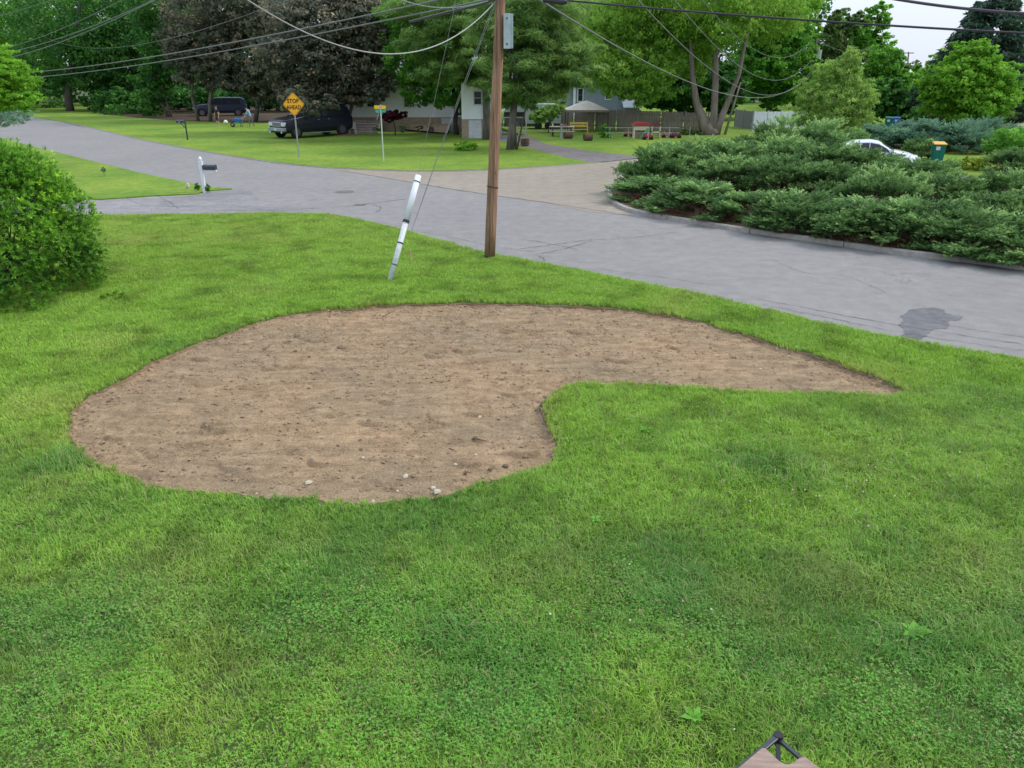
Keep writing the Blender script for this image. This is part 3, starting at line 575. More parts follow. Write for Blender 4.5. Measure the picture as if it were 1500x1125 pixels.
# broad-leaved weeds
M_weed = leafmat('weed_leaf', (.10, .30, .035), (.17, .42, .05), .3)
for px, py, rr, nl, lb in [(1340, 937, .13, 9, 'broad leaved bright green weed in the right foreground lawn'), (872, 768, .07, 6, 'small pale green weed rosette below the soil bed'), (945, 636, .09, 6, 'pale grey green weed in the lawn inside the bend of the soil bed'), (1015, 1010 + 50, .10, 8, 'light green weed in the grass near the folding stool')]:
    o_ = at(px, py, TURF); A = rng.random(nl) * 6.28; A = np.arange(nl) * 6.28 / nl + rng.uniform(-.3, .3, nl); el = rng.uniform(.1, .5, nl); D = np.stack([np.cos(A) * np.cos(el), np.sin(A) * np.cos(el), np.sin(el)], 1)
    L = rr * rng.uniform(.6, 1.1, nl); C = D * (L * .6)[:, None] + np.array([0, 0, .055]); Wv = np.stack([-np.sin(A), np.cos(A), A * 0], 1) * (L * .28)[:, None]
    o = leaves('weed', C, D * (L * .5)[:, None], Wv, rng.random(nl), M_weed); o.location = o_; tag(o, lb, 'weed')
# ------------------------------------------------------------------ trees and shrubs
M_bark = mat('bark_grey', (.16, .14, .12), .95, col2=(.08, .07, .06), nscale=5, bump=1, bscale=14, stretch=(1, 1, .25))
M_barkd = mat('bark_dark', (.07, .06, .05), .95, col2=(.035, .03, .026), nscale=5, bump=1, bscale=14, stretch=(1, 1, .25))
M_barkp = mat('bark_pale', (.24, .20, .17), .95, col2=(.13, .105, .09), nscale=4, bump=1, bscale=12, stretch=(1, 1, .2))
LM = dict(
    maple=leafmat('maple_leaf', (.03, .105, .024), (.095, .27, .045), .4, c3=(.2, .45, .075)),
    green=leafmat('green_leaf', (.07, .22, .028), (.18, .43, .05), .45, c3=(.31, .60, .08)),
    copper=leafmat('copper_leaf', (.07, .10, .065), (.20, .19, .13), .35, c3=(.40, .31, .20)),
    pine=leafmat('pine_needle', (.12, .23, .06), (.27, .43, .11), .45, c3=(.42, .58, .18)),
    lime=leafmat('lime_leaf', (.13, .32, .025), (.23, .48, .045), .45, c3=(.33, .6, .07)),
    silver=leafmat('silver_maple_leaf', (.16, .32, .045), (.32, .54, .08), .5, c3=(.46, .68, .13)),
    willow=leafmat('willow_leaf', (.20, .36, .08), (.36, .54, .12), .5, c3=(.5, .68, .2)),
    spruce=leafmat('spruce_needle', (.045, .09, .06), (.09, .155, .10), .2, c3=(.16, .23, .15)),
    juniper=leafmat('juniper_spray', (.05, .11, .038), (.18, .33, .10), .3, c3=(.38, .56, .2)),
    blue_juniper=leafmat('blue_juniper_spray', (.10, .21, .13), (.2, .36, .23), .3, c3=(.31, .5, .31)),
    brown=leafmat('dead_juniper_spray', (.09, .05, .03), (.17, .10, .06), .15),
    olive=leafmat('olive_leaf', (.055, .11, .03), (.12, .2, .05), .35, c3=(.2, .3, .07)),
    red=leafmat('red_leaf', (.05, .012, .02), (.11, .02, .04), .3),
    yellow=leafmat('golden_leaf', (.16, .22, .02), (.30, .38, .03), .35),
    bush=leafmat('bush_leaf', (.028, .10, .015), (.17, .40, .032), .35, rough=.5, c3=(.50, .76, .05)))
def crown(name, tree, origin, lobes, leaf, n, m, flat=.55, aspect=.55, cl_r=.2, per=34, up=.5, droop=0.0, tint_bias=0.0, hang=0.0, clip_y=None):
    """lobes (centre xyz, rx, rz): foliage clumps through the outer volume of each lobe; leaf = half length in m."""
    Cs, Us, Vs, Ts = [], [], [], []; vol = np.array([l[1] ** 2 * l[2] for l in lobes]) ** (2 / 3); share = vol / vol.sum()
    for (c, rx, rz), sh in zip(lobes, share):
        nc = max(4, int(n * sh / per)); D = unit(nc); rad = rng.uniform(.35, 1.0, nc) ** .5 * rng.uniform(.76, 1.22, nc) * (1 + .16 * vnoise(D[:, 0] * 2.3 + D[:, 1] * .7 + c[0], D[:, 2] * 2.3 + c[2], 1.0, 91))
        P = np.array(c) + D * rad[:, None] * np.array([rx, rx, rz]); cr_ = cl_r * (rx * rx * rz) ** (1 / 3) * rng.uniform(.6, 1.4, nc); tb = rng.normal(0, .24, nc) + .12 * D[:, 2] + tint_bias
        k = per; A = unit(nc * k) * (rng.random(nc * k) ** .4)[:, None]; A[:, 2] *= flat
        L = np.repeat(P, k, 0) + A * np.repeat(cr_, k)[:, None]
        L[:, 2] -= droop * np.abs(A[:, 0] * np.repeat(cr_, k)) + hang * rng.random(nc * k) * np.repeat(cr_, k)
        Nn = unit(nc * k) * .8 + np.array([0, 0, up]) + np.repeat(D, k, 0) * .5; Nn /= np.linalg.norm(Nn, axis=1, keepdims=True)
        U = orient(Nn, nc * k); V = np.cross(Nn, U)
        if hang: U = U * .6 + np.array([0, 0, -1.]) * hang; U /= np.linalg.norm(U, axis=1, keepdims=True); V = orient(U, nc * k)
        s = leaf * rng.uniform(.6, 1.35, nc * k)
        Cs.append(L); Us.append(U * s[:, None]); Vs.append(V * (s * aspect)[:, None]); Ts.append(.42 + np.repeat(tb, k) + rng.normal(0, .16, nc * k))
    C = np.concatenate(Cs); T = np.concatenate(Ts)
    U = np.concatenate(Us); V = np.concatenate(Vs); ok = C[:, 2] > .08
    return leaves(name, C[ok], U[ok], V[ok], T[ok], m, tree, .25, origin)
def limb_path(p, q, k=5, wob=.1, sag=0.0):
    p, q = Vector(p), Vector(q); L = (q - p).length; out_ = []
    for i in range(k + 1):
        t = i / k; v = p.lerp(q, t) + Vector((R.uniform(-1, 1), R.uniform(-1, 1), R.uniform(-.5, .5))) * wob * L * .3 * math.sin(math.pi * t); v.z += sag * L * math.sin(math.pi * t); out_.append(v)
    return out_
def tree(kind, label, px, py, Y, lobes, leaf, n, m, tr=.2, bark=None, group=None, top=None, trunks=None, name=None, **kw):
    """px, py where the trunk meets the ground (Y from it unless given); lobes (px, py, rx_px, ry_px[, dY])."""
    g = at(px, py) if Y is None else (on(px, py, Y)[0], Y, 0.0); o = thing(kind, (g[0], g[1], 0), label, 'tree', group)
    LB = []
    for l in lobes:
        dy = l[4] if len(l) > 4 else 0; Yl = g[1] + dy; c = on(l[0], l[1], Yl); s = ppm(Yl, c[2]); LB.append((c, l[2] / s, l[3] / s))
    b = MB()
    n = int(n * 1.45)
    hi = max(LB, key=lambda q: q[0][2]); topz = (hi[0][0] - g[0], hi[0][1] - g[1], hi[0][2])
    if trunks:
        for tp in trunks:
            Pp = [Vector(on(a, c_, g[1] + (tp[2] if len(tp) > 2 else 0) * (i / max(1, len(tp[0]) - 1)))) - Vector((g[0], g[1], 0)) for i, (a, c_) in enumerate(tp[0])]
            Pp[0].z = min(Pp[0].z, -.05); rr = [w / ppm(g[1]) / 2 for w in tp[1]]; b.tube(Pp, rr, 9)
    else:
        k = 6; P = [Vector((0, 0, -.1)).lerp(Vector(topz), i / k) + Vector((R.uniform(-1, 1), R.uniform(-1, 1), 0)) * tr * .5 * (i > 0) for i in range(k + 1)]
        b.tube(P, [tr * (1.35 if i == 0 else 1 - .8 * i / k) for i in range(k + 1)], 9)
        for c, rx, rz in LB:
            for _ in range(3):
                t = R.uniform(.3, .8); s0 = Vector((0, 0, 0)).lerp(Vector(topz), t); e = Vector((c[0] - g[0] + R.uniform(-.6, .6) * rx, c[1] - g[1] + R.uniform(-.6, .6) * rx, c[2] + R.uniform(-.3, .5) * rz))
                if e.z < s0.z - 1: continue
                b.tube(limb_path(s0, e, 4, .3), [tr * .42, tr * .34, tr * .25, tr * .16, tr * .06], 6)
    b.build('trunk', bark or M_bark, o, smooth=True)
    crown('crown', o, (g[0], g[1], 0), LB, leaf, n, m, **kw)
    return o

# big dark maples left, beyond the lawn
tree('maple_tree', 'dark green maple at the far left whose crown runs out of the frame', 28, 158, None, [(-20, 40, 90, 70), (40, 10, 90, 60), (20, 90, 60, 45), (-10, 118, 50, 28, -4)], .20, 16000, LM['green'], .35, tint_bias=-.05)
tree('maple_tree', 'dark maple with a thick trunk at the end of the left road', 102, 163, None, [(110, 20, 90, 70), (85, 80, 70, 50), (150, 85, 50, 45), (70, 122, 30, 20, -2), (130, 118, 35, 16)], .19, 17000, LM['maple'], .5, trunks=[([(103, 162), (99, 140), (104, 110), (110, 60), (118, 0)], [13, 9, 8, 7, 4])])
tree('maple_tree', 'dense dark maple right of the gap of bright grass on the left', 176, 162, None, [(190, 20, 75, 60), (180, 80, 62, 50), (165, 130, 34, 24), (215, 120, 40, 30), (200, 150, 40, 16)], .18, 20000, LM['maple'], .3)
tree('maple_tree', 'dark maple with a pair of leaning bare stems beside the dark blue car', 247, 172, None, [(250, 10, 60, 60), (245, 75, 46, 50), (228, 130, 30, 30)], .18, 13000, LM['maple'], .2, tint_bias=-.08, trunks=[([(247, 172), (236, 150), (228, 125), (226, 90), (230, 40)], [5, 4, 4, 3, 2]), ([(252, 170), (243, 148), (239, 120), (240, 80)], [4, 3.5, 3, 2])])
for px, py, w, h in [(155, 155, 30, 14), (190, 160, 34, 18), (78, 150, 26, 16), (225, 162, 20, 12)]:
    g = at(px, py + 8); s = ppm(g[1]); o = thing('shrub', g, {155: 'dark low shrub right beside the bright gap under the far left maples', 190: 'widest dark shrub under the maples left of the leaning stems', 78: 'dark shrub at the foot of the thick trunked maple', 225: 'dark shrub at the base of the pair of leaning stems'}[px], 'shrub', 'shrubs under the left trees')
    crown('foliage', o, g, [((g[0], g[1], h / s * .6), w / s, h / s)], .15, 2200, LM['maple'])
M_lit = groundmat('leaf_litter', ((.05, .035, .022), (.085, .06, .035), .6), (.3, 4), .8, 25)
sheet('forest_floor', [at(*p)[:2] for p in [(146, 167), (200, 173), (250, 177), (300, 179), (380, 180.5), (470, 182), (500, 184)]] + [(-16, 78), (-20, 120), (-50, 165), (-105, 165), at(143, 152)[:2]], TURF + .008, M_lit)
LBu = []
for i in range(46):
    px = 146 + i * 7.6 + R.uniform(-4, 4); Y = R.uniform(98, 112); c = on(px, R.uniform(132, 150), Y); s_ = ppm(Y); LBu.append((c, 17 / s_, 14 / s_))
o = crown('undergrowth', None, (0, 0, 0), LBu, .2, 30000, LM['maple'], per=24, cl_r=.35, tint_bias=-.2); tag(o, 'dark undergrowth under the far left trees', kind='stuff')
# copper maples
cm = 'copper maples along the far lawn'
tree('copper_maple', 'dark bronze leaved maple with a slim leaning trunk in front of the dark blue car', 290, 178, None, [(300, 20, 62, 50), (285, 75, 48, 40), (330, 80, 50, 44), (262, 60, 26, 30), (300, 112, 40, 20)], .16, 17000, LM['copper'], .2, bark=M_bark, group=cm, trunks=[([(291, 178), (286, 160), (281, 140), (283, 110), (290, 50)], [5, 4.2, 4, 3, 2])])
tree('copper_maple', 'bronze maple whose straight trunk stands left of the person in black', 308, 176, 82, [(350, 10, 60, 50), (365, 70, 46, 50), (345, 110, 36, 28), (380, 120, 34, 26)], .16, 13000, LM['copper'], .18, group=cm, tint_bias=-.05, trunks=[([(308, 177), (307, 150), (312, 120), (326, 60)], [6, 5, 5, 3])])
tree('copper_maple', 'bronze maple behind the person with the wheelbarrow', 372, 178, 82, [(400, 20, 50, 60), (410, 90, 40, 44), (385, 130, 30, 24), (430, 132, 36, 24)], .16, 11000, LM['copper'], .2, group=cm, trunks=[([(374, 178), (378, 150), (388, 110), (400, 40)], [7, 6, 5, 3])])
tree('copper_maple', 'largest bronze maple with a round mulch ring between black suv and white chair', 503, 196, None, [(470, 30, 72, 50), (530, 30, 56, 50), (440, 90, 60, 42), (505, 95, 62, 40), (550, 110, 34, 34), (455, 138, 46, 22), (500, 140, 36, 16), (548, 138, 22, 16, -2), (452, 156, 24, 14, -9), (478, 150, 20, 12, -8), (425, 142, 22, 16, -8)], .15, 36000, LM['copper'], .3, bark=M_bark, group=cm, tint_bias=-.02, trunks=[([(503, 197), (501, 175), (500, 150), (503, 110), (505, 40)], [14, 11, 10, 9, 5]), ([(500, 150), (480, 120), (455, 90)], [6, 4, 2], -1), ([(501, 145), (525, 115), (550, 90)], [6, 4, 2], 1)])
# green maple, pines
tree('maple_tree', 'small bright green maple in front of the white house, left of the pole', 669, 198, None, [(610, 85, 48, 40), (600, 25, 45, 36), (660, 130, 40, 30), (640, 95, 44, 36), (614, 130, 30, 22), (690, 148, 26, 20)], .12, 20000, LM['green'], .2, bark=M_barkd, tint_bias=-.05, trunks=[([(669, 200), (667, 180), (668, 155), (662, 120), (655, 60)], [9, 7, 7, 5, 3])])
def pine(label, px, py, Y, plates, leaf, n, trunk, m=LM['pine'], bark=M_bark):
    return tree('pine_tree', label, px, py, Y, plates, leaf, n, m, .25, bark=bark, trunks=trunk, aspect=.10, flat=.45, cl_r=.30, per=110, up=.9, group='white pines by the corner house')
pine('white pine whose trunk touches the utility pole in the picture, left of it', 712, 206, 58.5, [(650, 5, 80, 26), (690, 40, 70, 22), (640, 62, 60, 20), (700, 88, 62, 20), (655, 105, 50, 16), (720, 118, 46, 14), (620, 20, 40, 22, 2)], .26, 36000, [([(712, 208), (714, 180), (712, 140), (716, 90), (720, 0)], [13, 11, 10, 9, 6]), ([(714, 70), (750, 50)], [3, 1])])
pine('white pine with a grey trunk standing beside the dark driveway', 747, 220, None, [(780, 10, 80, 28), (770, 48, 80, 22), (820, 72, 60, 18), (775, 92, 70, 20), (830, 108, 50, 16), (780, 128, 62, 16), (745, 138, 34, 14), (760, 150, 30, 10)], .24, 46000, [([(747, 221), (750, 190), (753, 150), (757, 90), (760, 0)], [13, 11, 10, 8, 6]), ([(757, 70), (742, 45), (744, 25)], [4, 3, 1]), ([(757, 100), (790, 65)], [3, 1])])
pine('farther white pine standing left of the gazebo roof', 876, 158, 88, [(850, 20, 60, 24), (830, 60, 56, 18), (860, 92, 44, 18), (835, 118, 36, 12), (876, 70, 30, 20)], .28, 16000, [([(876, 165), (874, 130), (870, 80), (866, 10)], [9, 7, 6, 4])], bark=M_barkp)
# silver maple with three leaders, the light green mass right of centre
tree('silver_maple', 'big silver maple with three bare pale leaders rising from one thick base', 1040, 198, None,
     [(930, 30, 66, 44, 3), (900, 92, 46, 40, 2), (955, 100, 46, 34, 1), (1000, 40, 60, 44, 2), (1065, 30, 44, 34, -2), (930, 130, 38, 18, 1), (885, 45, 36, 40, 4), (1015, 88, 26, 28, 3), (1130, 20, 46, 40, 5), (1030, -30, 140, 60, 2)], .16, 60000, LM['silver'], .3, bark=M_barkp, hang=.5, aspect=.35,
     trunks=[([(1041, 199), (1030, 178), (1020, 150), (1014, 110), (1012, 60)], [28, 16, 10, 7, 5]), ([(1041, 197), (1046, 170), (1048, 120), (1049, 60), (1052, 0)], [22, 11, 9, 7, 5]), ([(1043, 198), (1054, 180), (1066, 150), (1082, 110), (1092, 60), (1106, 0)], [24, 11, 8, 6, 5, 5], 0), ([(1066, 152), (1085, 120)], [4, 2])])
tree('maple_tree', 'dark green tree right behind the silver maple leaders', 1125, 176, 88, [(1130, 30, 55, 50), (1120, 95, 50, 44), (1150, 60, 42, 50), (1140, 135, 34, 24), (1175, 110, 26, 34)], .2, 24000, LM['green'], .25, tint_bias=-.08)
tree('maple_tree', 'dark tree behind the wooden fence, filling the shade left of the silver maple', 985, 172, 84, [(980, 110, 44, 44), (1010, 140, 34, 26), (960, 140, 30, 20), (1060, 130, 34, 34)], .2, 17000, LM['maple'], .25, tint_bias=-.12)
tree('maple_tree', 'bright green tree rising above the pines at the top of the picture', 905, 160, 100, [(880, -10, 60, 50), (930, 10, 50, 50)], .24, 10000, LM['green'], .25)
tree('tall_tree', 'tall bare topped green tree whose tip stands against the sky by the far utility pole', 1270, 170, 120, [(1283, 38, 20, 30), (1240, 55, 34, 32), (1275, 90, 34, 36), (1225, 90, 28, 40), (1300, 120, 32, 30)], .26, 17000, LM['green'], .3, tint_bias=.02)
tree('tall_tree', 'thin leaved brownish tree beside the tall tip against the sky', 1225, 170, 112, [(1240, 32, 26, 16), (1215, 70, 28, 36), (1255, 110, 34, 36), (1195, 110, 20, 34)], .24, 9000, LM['olive'], .25)
tree('maple_tree', 'bright tree at the top right of the middle with sky behind its edge', 1175, 165, 105, [(1172, 15, 28, 40), (1180, 60, 20, 30), (1150, -10, 50, 40)], .24, 11000, LM['lime'], .25, tint_bias=-.25)
tree('willow_tree', 'loose grey green weeping shrub tree behind the junipers', 1219, 206, 56, [(1247, 88, 15, 24), (1215, 108, 22, 22), (1240, 115, 24, 26), (1188, 138, 22, 20), (1222, 142, 34, 26), (1262, 145, 22, 26), (1180, 168, 22, 16), (1215, 172, 34, 20), (1255, 172, 26, 18)], .09, 34000, LM['willow'], .12, aspect=.3, hang=.5, bark=M_bark, per=26)
tree('maple_tree', 'soft light green tree left of the crossarm pole', 1296, 168, 96, [(1296, 92, 26, 30), (1318, 122, 24, 24), (1272, 122, 26, 28), (1300, 140, 34, 18)], .2, 10000, LM['green'], .2, tint_bias=.1)
tree('maple_tree', 'light green tree filling the gap right of the crossarm pole', 1362, 168, 100, [(1362, 125, 24, 26), (1345, 142, 22, 18), (1380, 100, 20, 26)], .22, 7000, LM['willow'], .2)
tree('far_tree', 'small hazy tree low on the horizon below the crossarm pole', 1330, 150, 170, [(1325, 108, 26, 18), (1345, 122, 24, 18), (1310, 130, 26, 16)], .34, 5000, LM['olive'], .2)
def spruce(label, px, py, Y, top, base_py, halfw, leaf, n, m):
    g = (on(px, py, Y)[0], Y, 0.0); o = thing('spruce_tree', g, label, 'tree'); ztop = on(px, top, Y)[2]; zb = on(px, base_py, Y)[2]; s = ppm(Y); Rb = halfw / s
    b = MB(); b.tube([(0, 0, -.1), (0, 0, ztop * .5), (0, 0, ztop)], [.35, .2, .03], 8)
    Cs, Us, Vs, Ts = [], [], [], []; k = 60; nb = n // k
    for _ in range(nb):
        h = R.random() ** 1.25; z = zb + (ztop - zb) * h; r = Rb * (1 - h) ** .8 * R.uniform(.75, 1.12) + .3; a = R.uniform(0, 6.283); dirv = np.array([math.cos(a), math.sin(a), 0]); per_ = np.array([-math.sin(a), math.cos(a), 0])
        t = rng.uniform(.25, 1, k) ** .7; w = rng.normal(0, 1, k) * .13 * r * (1.2 - t); P = dirv * (t * r)[:, None] + per_ * w[:, None]; P[:, 2] += z - .35 * r * t + .28 * r * t * t + rng.normal(0, .12, k)
        U = dirv * .8 + per_ * (np.sign(w) * .6)[:, None] + rng.normal(0, .35, (k, 3)) + np.array([0, 0, -.3]); U /= np.linalg.norm(U, axis=1, keepdims=True)
        Cs.append(P); Us.append(U * leaf); Vs.append(orient(U, k) * leaf * .3); Ts.append(np.full(k, .4 + R.gauss(0, .18)) + rng.normal(0, .1, k))
        if R.random() < .25: b.tube([(0, 0, z), tuple(dirv * r * .5 + np.array([0, 0, z - .1 * r])), tuple(dirv * r * .9 + np.array([0, 0, z - .1 * r]))], [.06, .04, .015], 4)
    b.build('trunk', M_barkd, o); leaves('crown', np.concatenate(Cs), np.concatenate(Us), np.concatenate(Vs), np.concatenate(Ts), m, o); return o
spruce('tall dark spruce against the sky at the upper right', 1420, 190, 72, -40, 150, 84, .3, 26000, LM['spruce'])
spruce('blue spruce cut by the right edge of the picture', 1512, 195, 60, 60, 172, 52, .22, 12000, LM['spruce'])
tree('maple_tree', 'bright yellow green young tree in front of the tall dark spruce', 1424, 190, 56, [(1425, 90, 34, 28), (1400, 120, 44, 30), (1445, 130, 42, 34), (1420, 150, 52, 26), (1375, 140, 24, 20)], .13, 26000, LM['lime'], .14, bark=M_bark, tint_bias=-.12)
tree('maple_tree', 'green tree at the right edge behind the blue spruce', 1490, 185, 80, [(1490, 80, 30, 36), (1475, 120, 30, 30), (1510, 60, 30, 36)], .2, 9000, LM['green'], .2, tint_bias=.05)
tree('maple_tree', 'dark rounded tree over the hedge by the far brick house', 1302, 188, 76, [(1303, 135, 24, 22), (1290, 158, 20, 14), (1315, 155, 26, 18), (1345, 150, 20, 22), (1340, 172, 30, 12)], .16, 12000, LM['maple'], .16, tint_bias=.05)
for px, py, Y, w, h, m, lb in [(1400, 182, 62, 34, 28, 'olive', 'dark yew like shrub under the bright young tree'), (1355, 184, 64, 26, 20, 'maple', 'dark green shrub left of the yew like shrub'), (1445, 178, 58, 30, 24, 'olive', 'dark brownish evergreen right of the yew like shrub'), (1273, 180, 70, 18, 6, 'green', 'low clipped hedge in front of the far brick house'), (1250, 205, 52, 16, 12, 'willow', 'pale grey plant at the foot of the willow shrub tree'),
                               (683, 221, None, 19, 9, 'lime', 'low leafy hosta like plant alone on the far lawn left of the pole'), (886, 203, None, 8, 15, 'green', 'small upright green shrub on the lawn before the wooden fence'), (1008, 205, 64, 22, 5, 'olive', 'pale weeds at the foot of the silver maple')]:
    g = at(px, py) if Y is None else (on(px, py, Y)[0], Y, 0.0); s = ppm(g[1]); z0 = max(on(px, py, g[1])[2], 0)
    o = thing('shrub', g, lb, 'shrub'); crown('foliage', o, g, [((g[0], g[1], z0 + h / s * .5), w / s, h / s)], .11 if w > 20 else .08, int(w * h * 5) + 600, LM[m], per=20)
# woodland behind everything, reads as one mass
LB = []
for i in range(60):
    px = -260 + i * 26 + R.uniform(-8, 8); Y = R.uniform(125, 150); top = R.uniform(-90, -30) if px < 1180 else R.uniform(118, 135)
    if 105 < px < 142: continue
    c = on(px, (top + 150) / 2, Y); s = ppm(Y); LB.append((c, 34 / s, (150 - top) / 2 / s))
for i in range(16):
    px = 1180 + i * 42; Y = R.uniform(150, 175); top = R.uniform(112, 124); c = on(px, 140, Y); s = ppm(Y); LB.append((c, 34 / s, (158 - top) / 2 / s))
o = crown('woodland', None, (0, 0, 0), LB, .42, 110000, LM['maple'], per=30, cl_r=.3); tag(o, 'distant woodland', kind='stuff')
# tree standing out of frame to the left with its bright branches hanging in
tree('japanese_maple', 'bright lime foliage of a tree hanging in from the left edge', -70, 250, None, [(-30, 120, 62, 34), (5, 110, 34, 24), (15, 145, 40, 15), (-40, 80, 50, 30)], .075, 26000, LM['lime'], .12, tint_bias=.1, per=30, flat=.3, aspect=.4)
tree('small_tree', 'small pale leaved tree on the lawn in front of the trailer', 802, 190, 66, [(800, 166, 18, 10), (812, 160, 14, 8), (788, 172, 12, 7)], .12, 3500, LM['willow'], .06, per=20)
g = at(-20, 235); o = thing('weeping_shrub', g, 'grey green twiggy weeping shrub at the left edge under the lime foliage', 'shrub'); LBs = [((on(x_, y_, g[1])), 26 / ppm(g[1]), 13 / ppm(g[1])) for x_, y_ in ((0, 172), (20, 168), (-30, 180))]
crown('foliage', o, g, LBs, .07, 5000, LM['blue_juniper'], aspect=.2, per=20, hang=.4)
b = MB()
for _ in range(14): e = Vector(on(R.uniform(-30, 38), R.uniform(160, 180), g[1])) - Vector(g); b.tube(limb_path((0, 0, 0), e, 5, .3, .3), [.04, .03, .025, .02, .012, .006], 5)
b.build('branches', M_bark, o)
# red japanese maple by the white house
g = (on(578, 182, 63)[0], 63, .4); o = thing('japanese_maple', (g[0], g[1], 0), 'small dark red laceleaf maple in front of the white house', 'tree'); s = ppm(63)
MB().tube([(0, 0, 0), (.05, 0, .5), (-.05, 0, 1)], [.06, .05, .03], 6).build('trunk', M_barkd, o)
crown('crown', o, (g[0], g[1], 0), [(on(575, 168, 63), 18 / s, 6 / s), (on(568, 174, 62.6), 10 / s, 5 / s)], .11, 2500, LM['red'], flat=.4)

# ------------------------------------------------------------------ big leafy bush at the left
g = at(-22, 428, TURF); o = thing('leafy_bush', g, 'big rounded leafy bush at the left edge of the lawn', 'bush')
def surf(D):
    r = 1 + .16 * vnoise(D[:, 0] * 1 + D[:, 2], D[:, 1] + D[:, 2] * .7, 2.2, 61) + .10 * vnoise(D[:, 0] + D[:, 2], D[:, 1] - D[:, 2], 5, 62); return D * r[:, None] * np.array([2.36, 2.3, 2.2]) + np.array([0, 0, 1.02])
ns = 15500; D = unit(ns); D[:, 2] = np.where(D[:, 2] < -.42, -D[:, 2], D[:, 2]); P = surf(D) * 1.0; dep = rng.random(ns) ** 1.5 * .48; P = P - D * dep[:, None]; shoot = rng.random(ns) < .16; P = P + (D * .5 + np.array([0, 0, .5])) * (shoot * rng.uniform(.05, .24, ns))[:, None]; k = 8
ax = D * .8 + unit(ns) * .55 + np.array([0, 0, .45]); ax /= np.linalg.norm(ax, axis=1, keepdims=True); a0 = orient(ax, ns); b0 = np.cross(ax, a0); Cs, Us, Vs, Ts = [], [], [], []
tb = .30 + .2 * vnoise(P[:, 0] * 1.3, P[:, 2] * 1.3, 1, 66) + rng.normal(0, .12, ns) + .5 * np.clip(D[:, 2] * .7 + D[:, 0] * .45, 0, 1) - dep * .8  # paler new growth on top; right-hand highlight and inner shade painted into leaf tint
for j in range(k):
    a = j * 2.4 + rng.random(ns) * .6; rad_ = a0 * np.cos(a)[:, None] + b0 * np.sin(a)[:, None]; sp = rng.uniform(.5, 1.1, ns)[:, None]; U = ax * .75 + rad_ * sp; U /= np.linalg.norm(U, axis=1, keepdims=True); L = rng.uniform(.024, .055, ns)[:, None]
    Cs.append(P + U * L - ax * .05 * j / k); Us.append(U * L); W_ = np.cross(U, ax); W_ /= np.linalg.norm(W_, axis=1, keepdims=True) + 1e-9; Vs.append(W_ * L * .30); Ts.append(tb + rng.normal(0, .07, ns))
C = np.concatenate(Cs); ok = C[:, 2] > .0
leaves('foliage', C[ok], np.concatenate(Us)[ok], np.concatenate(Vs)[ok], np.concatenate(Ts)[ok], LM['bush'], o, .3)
b = MB()
for _ in range(46):
    d = Vector(unit(1)[0]); d.z = abs(d.z) * .9 + .1; e = Vector((d.x * 1.95, d.y * 1.9, .3 + d.z * 2.4)); b.tube(limb_path((R.uniform(-.25, .25), R.uniform(-.25, .25), 0), e, 5, .25), [.03, .025, .02, .014, .01, .005], 5)
b.build('branches', M_barkd, o)
o2 = at(176, 436, TURF); o = thing('seedling', o2, 'low sprig with small leaves growing out beside the big bush', 'plant')
crown('foliage', o, o2, [((o2[0] - .1, o2[1], .09), .22, .08)], .035, 260, LM['bush'], per=20)

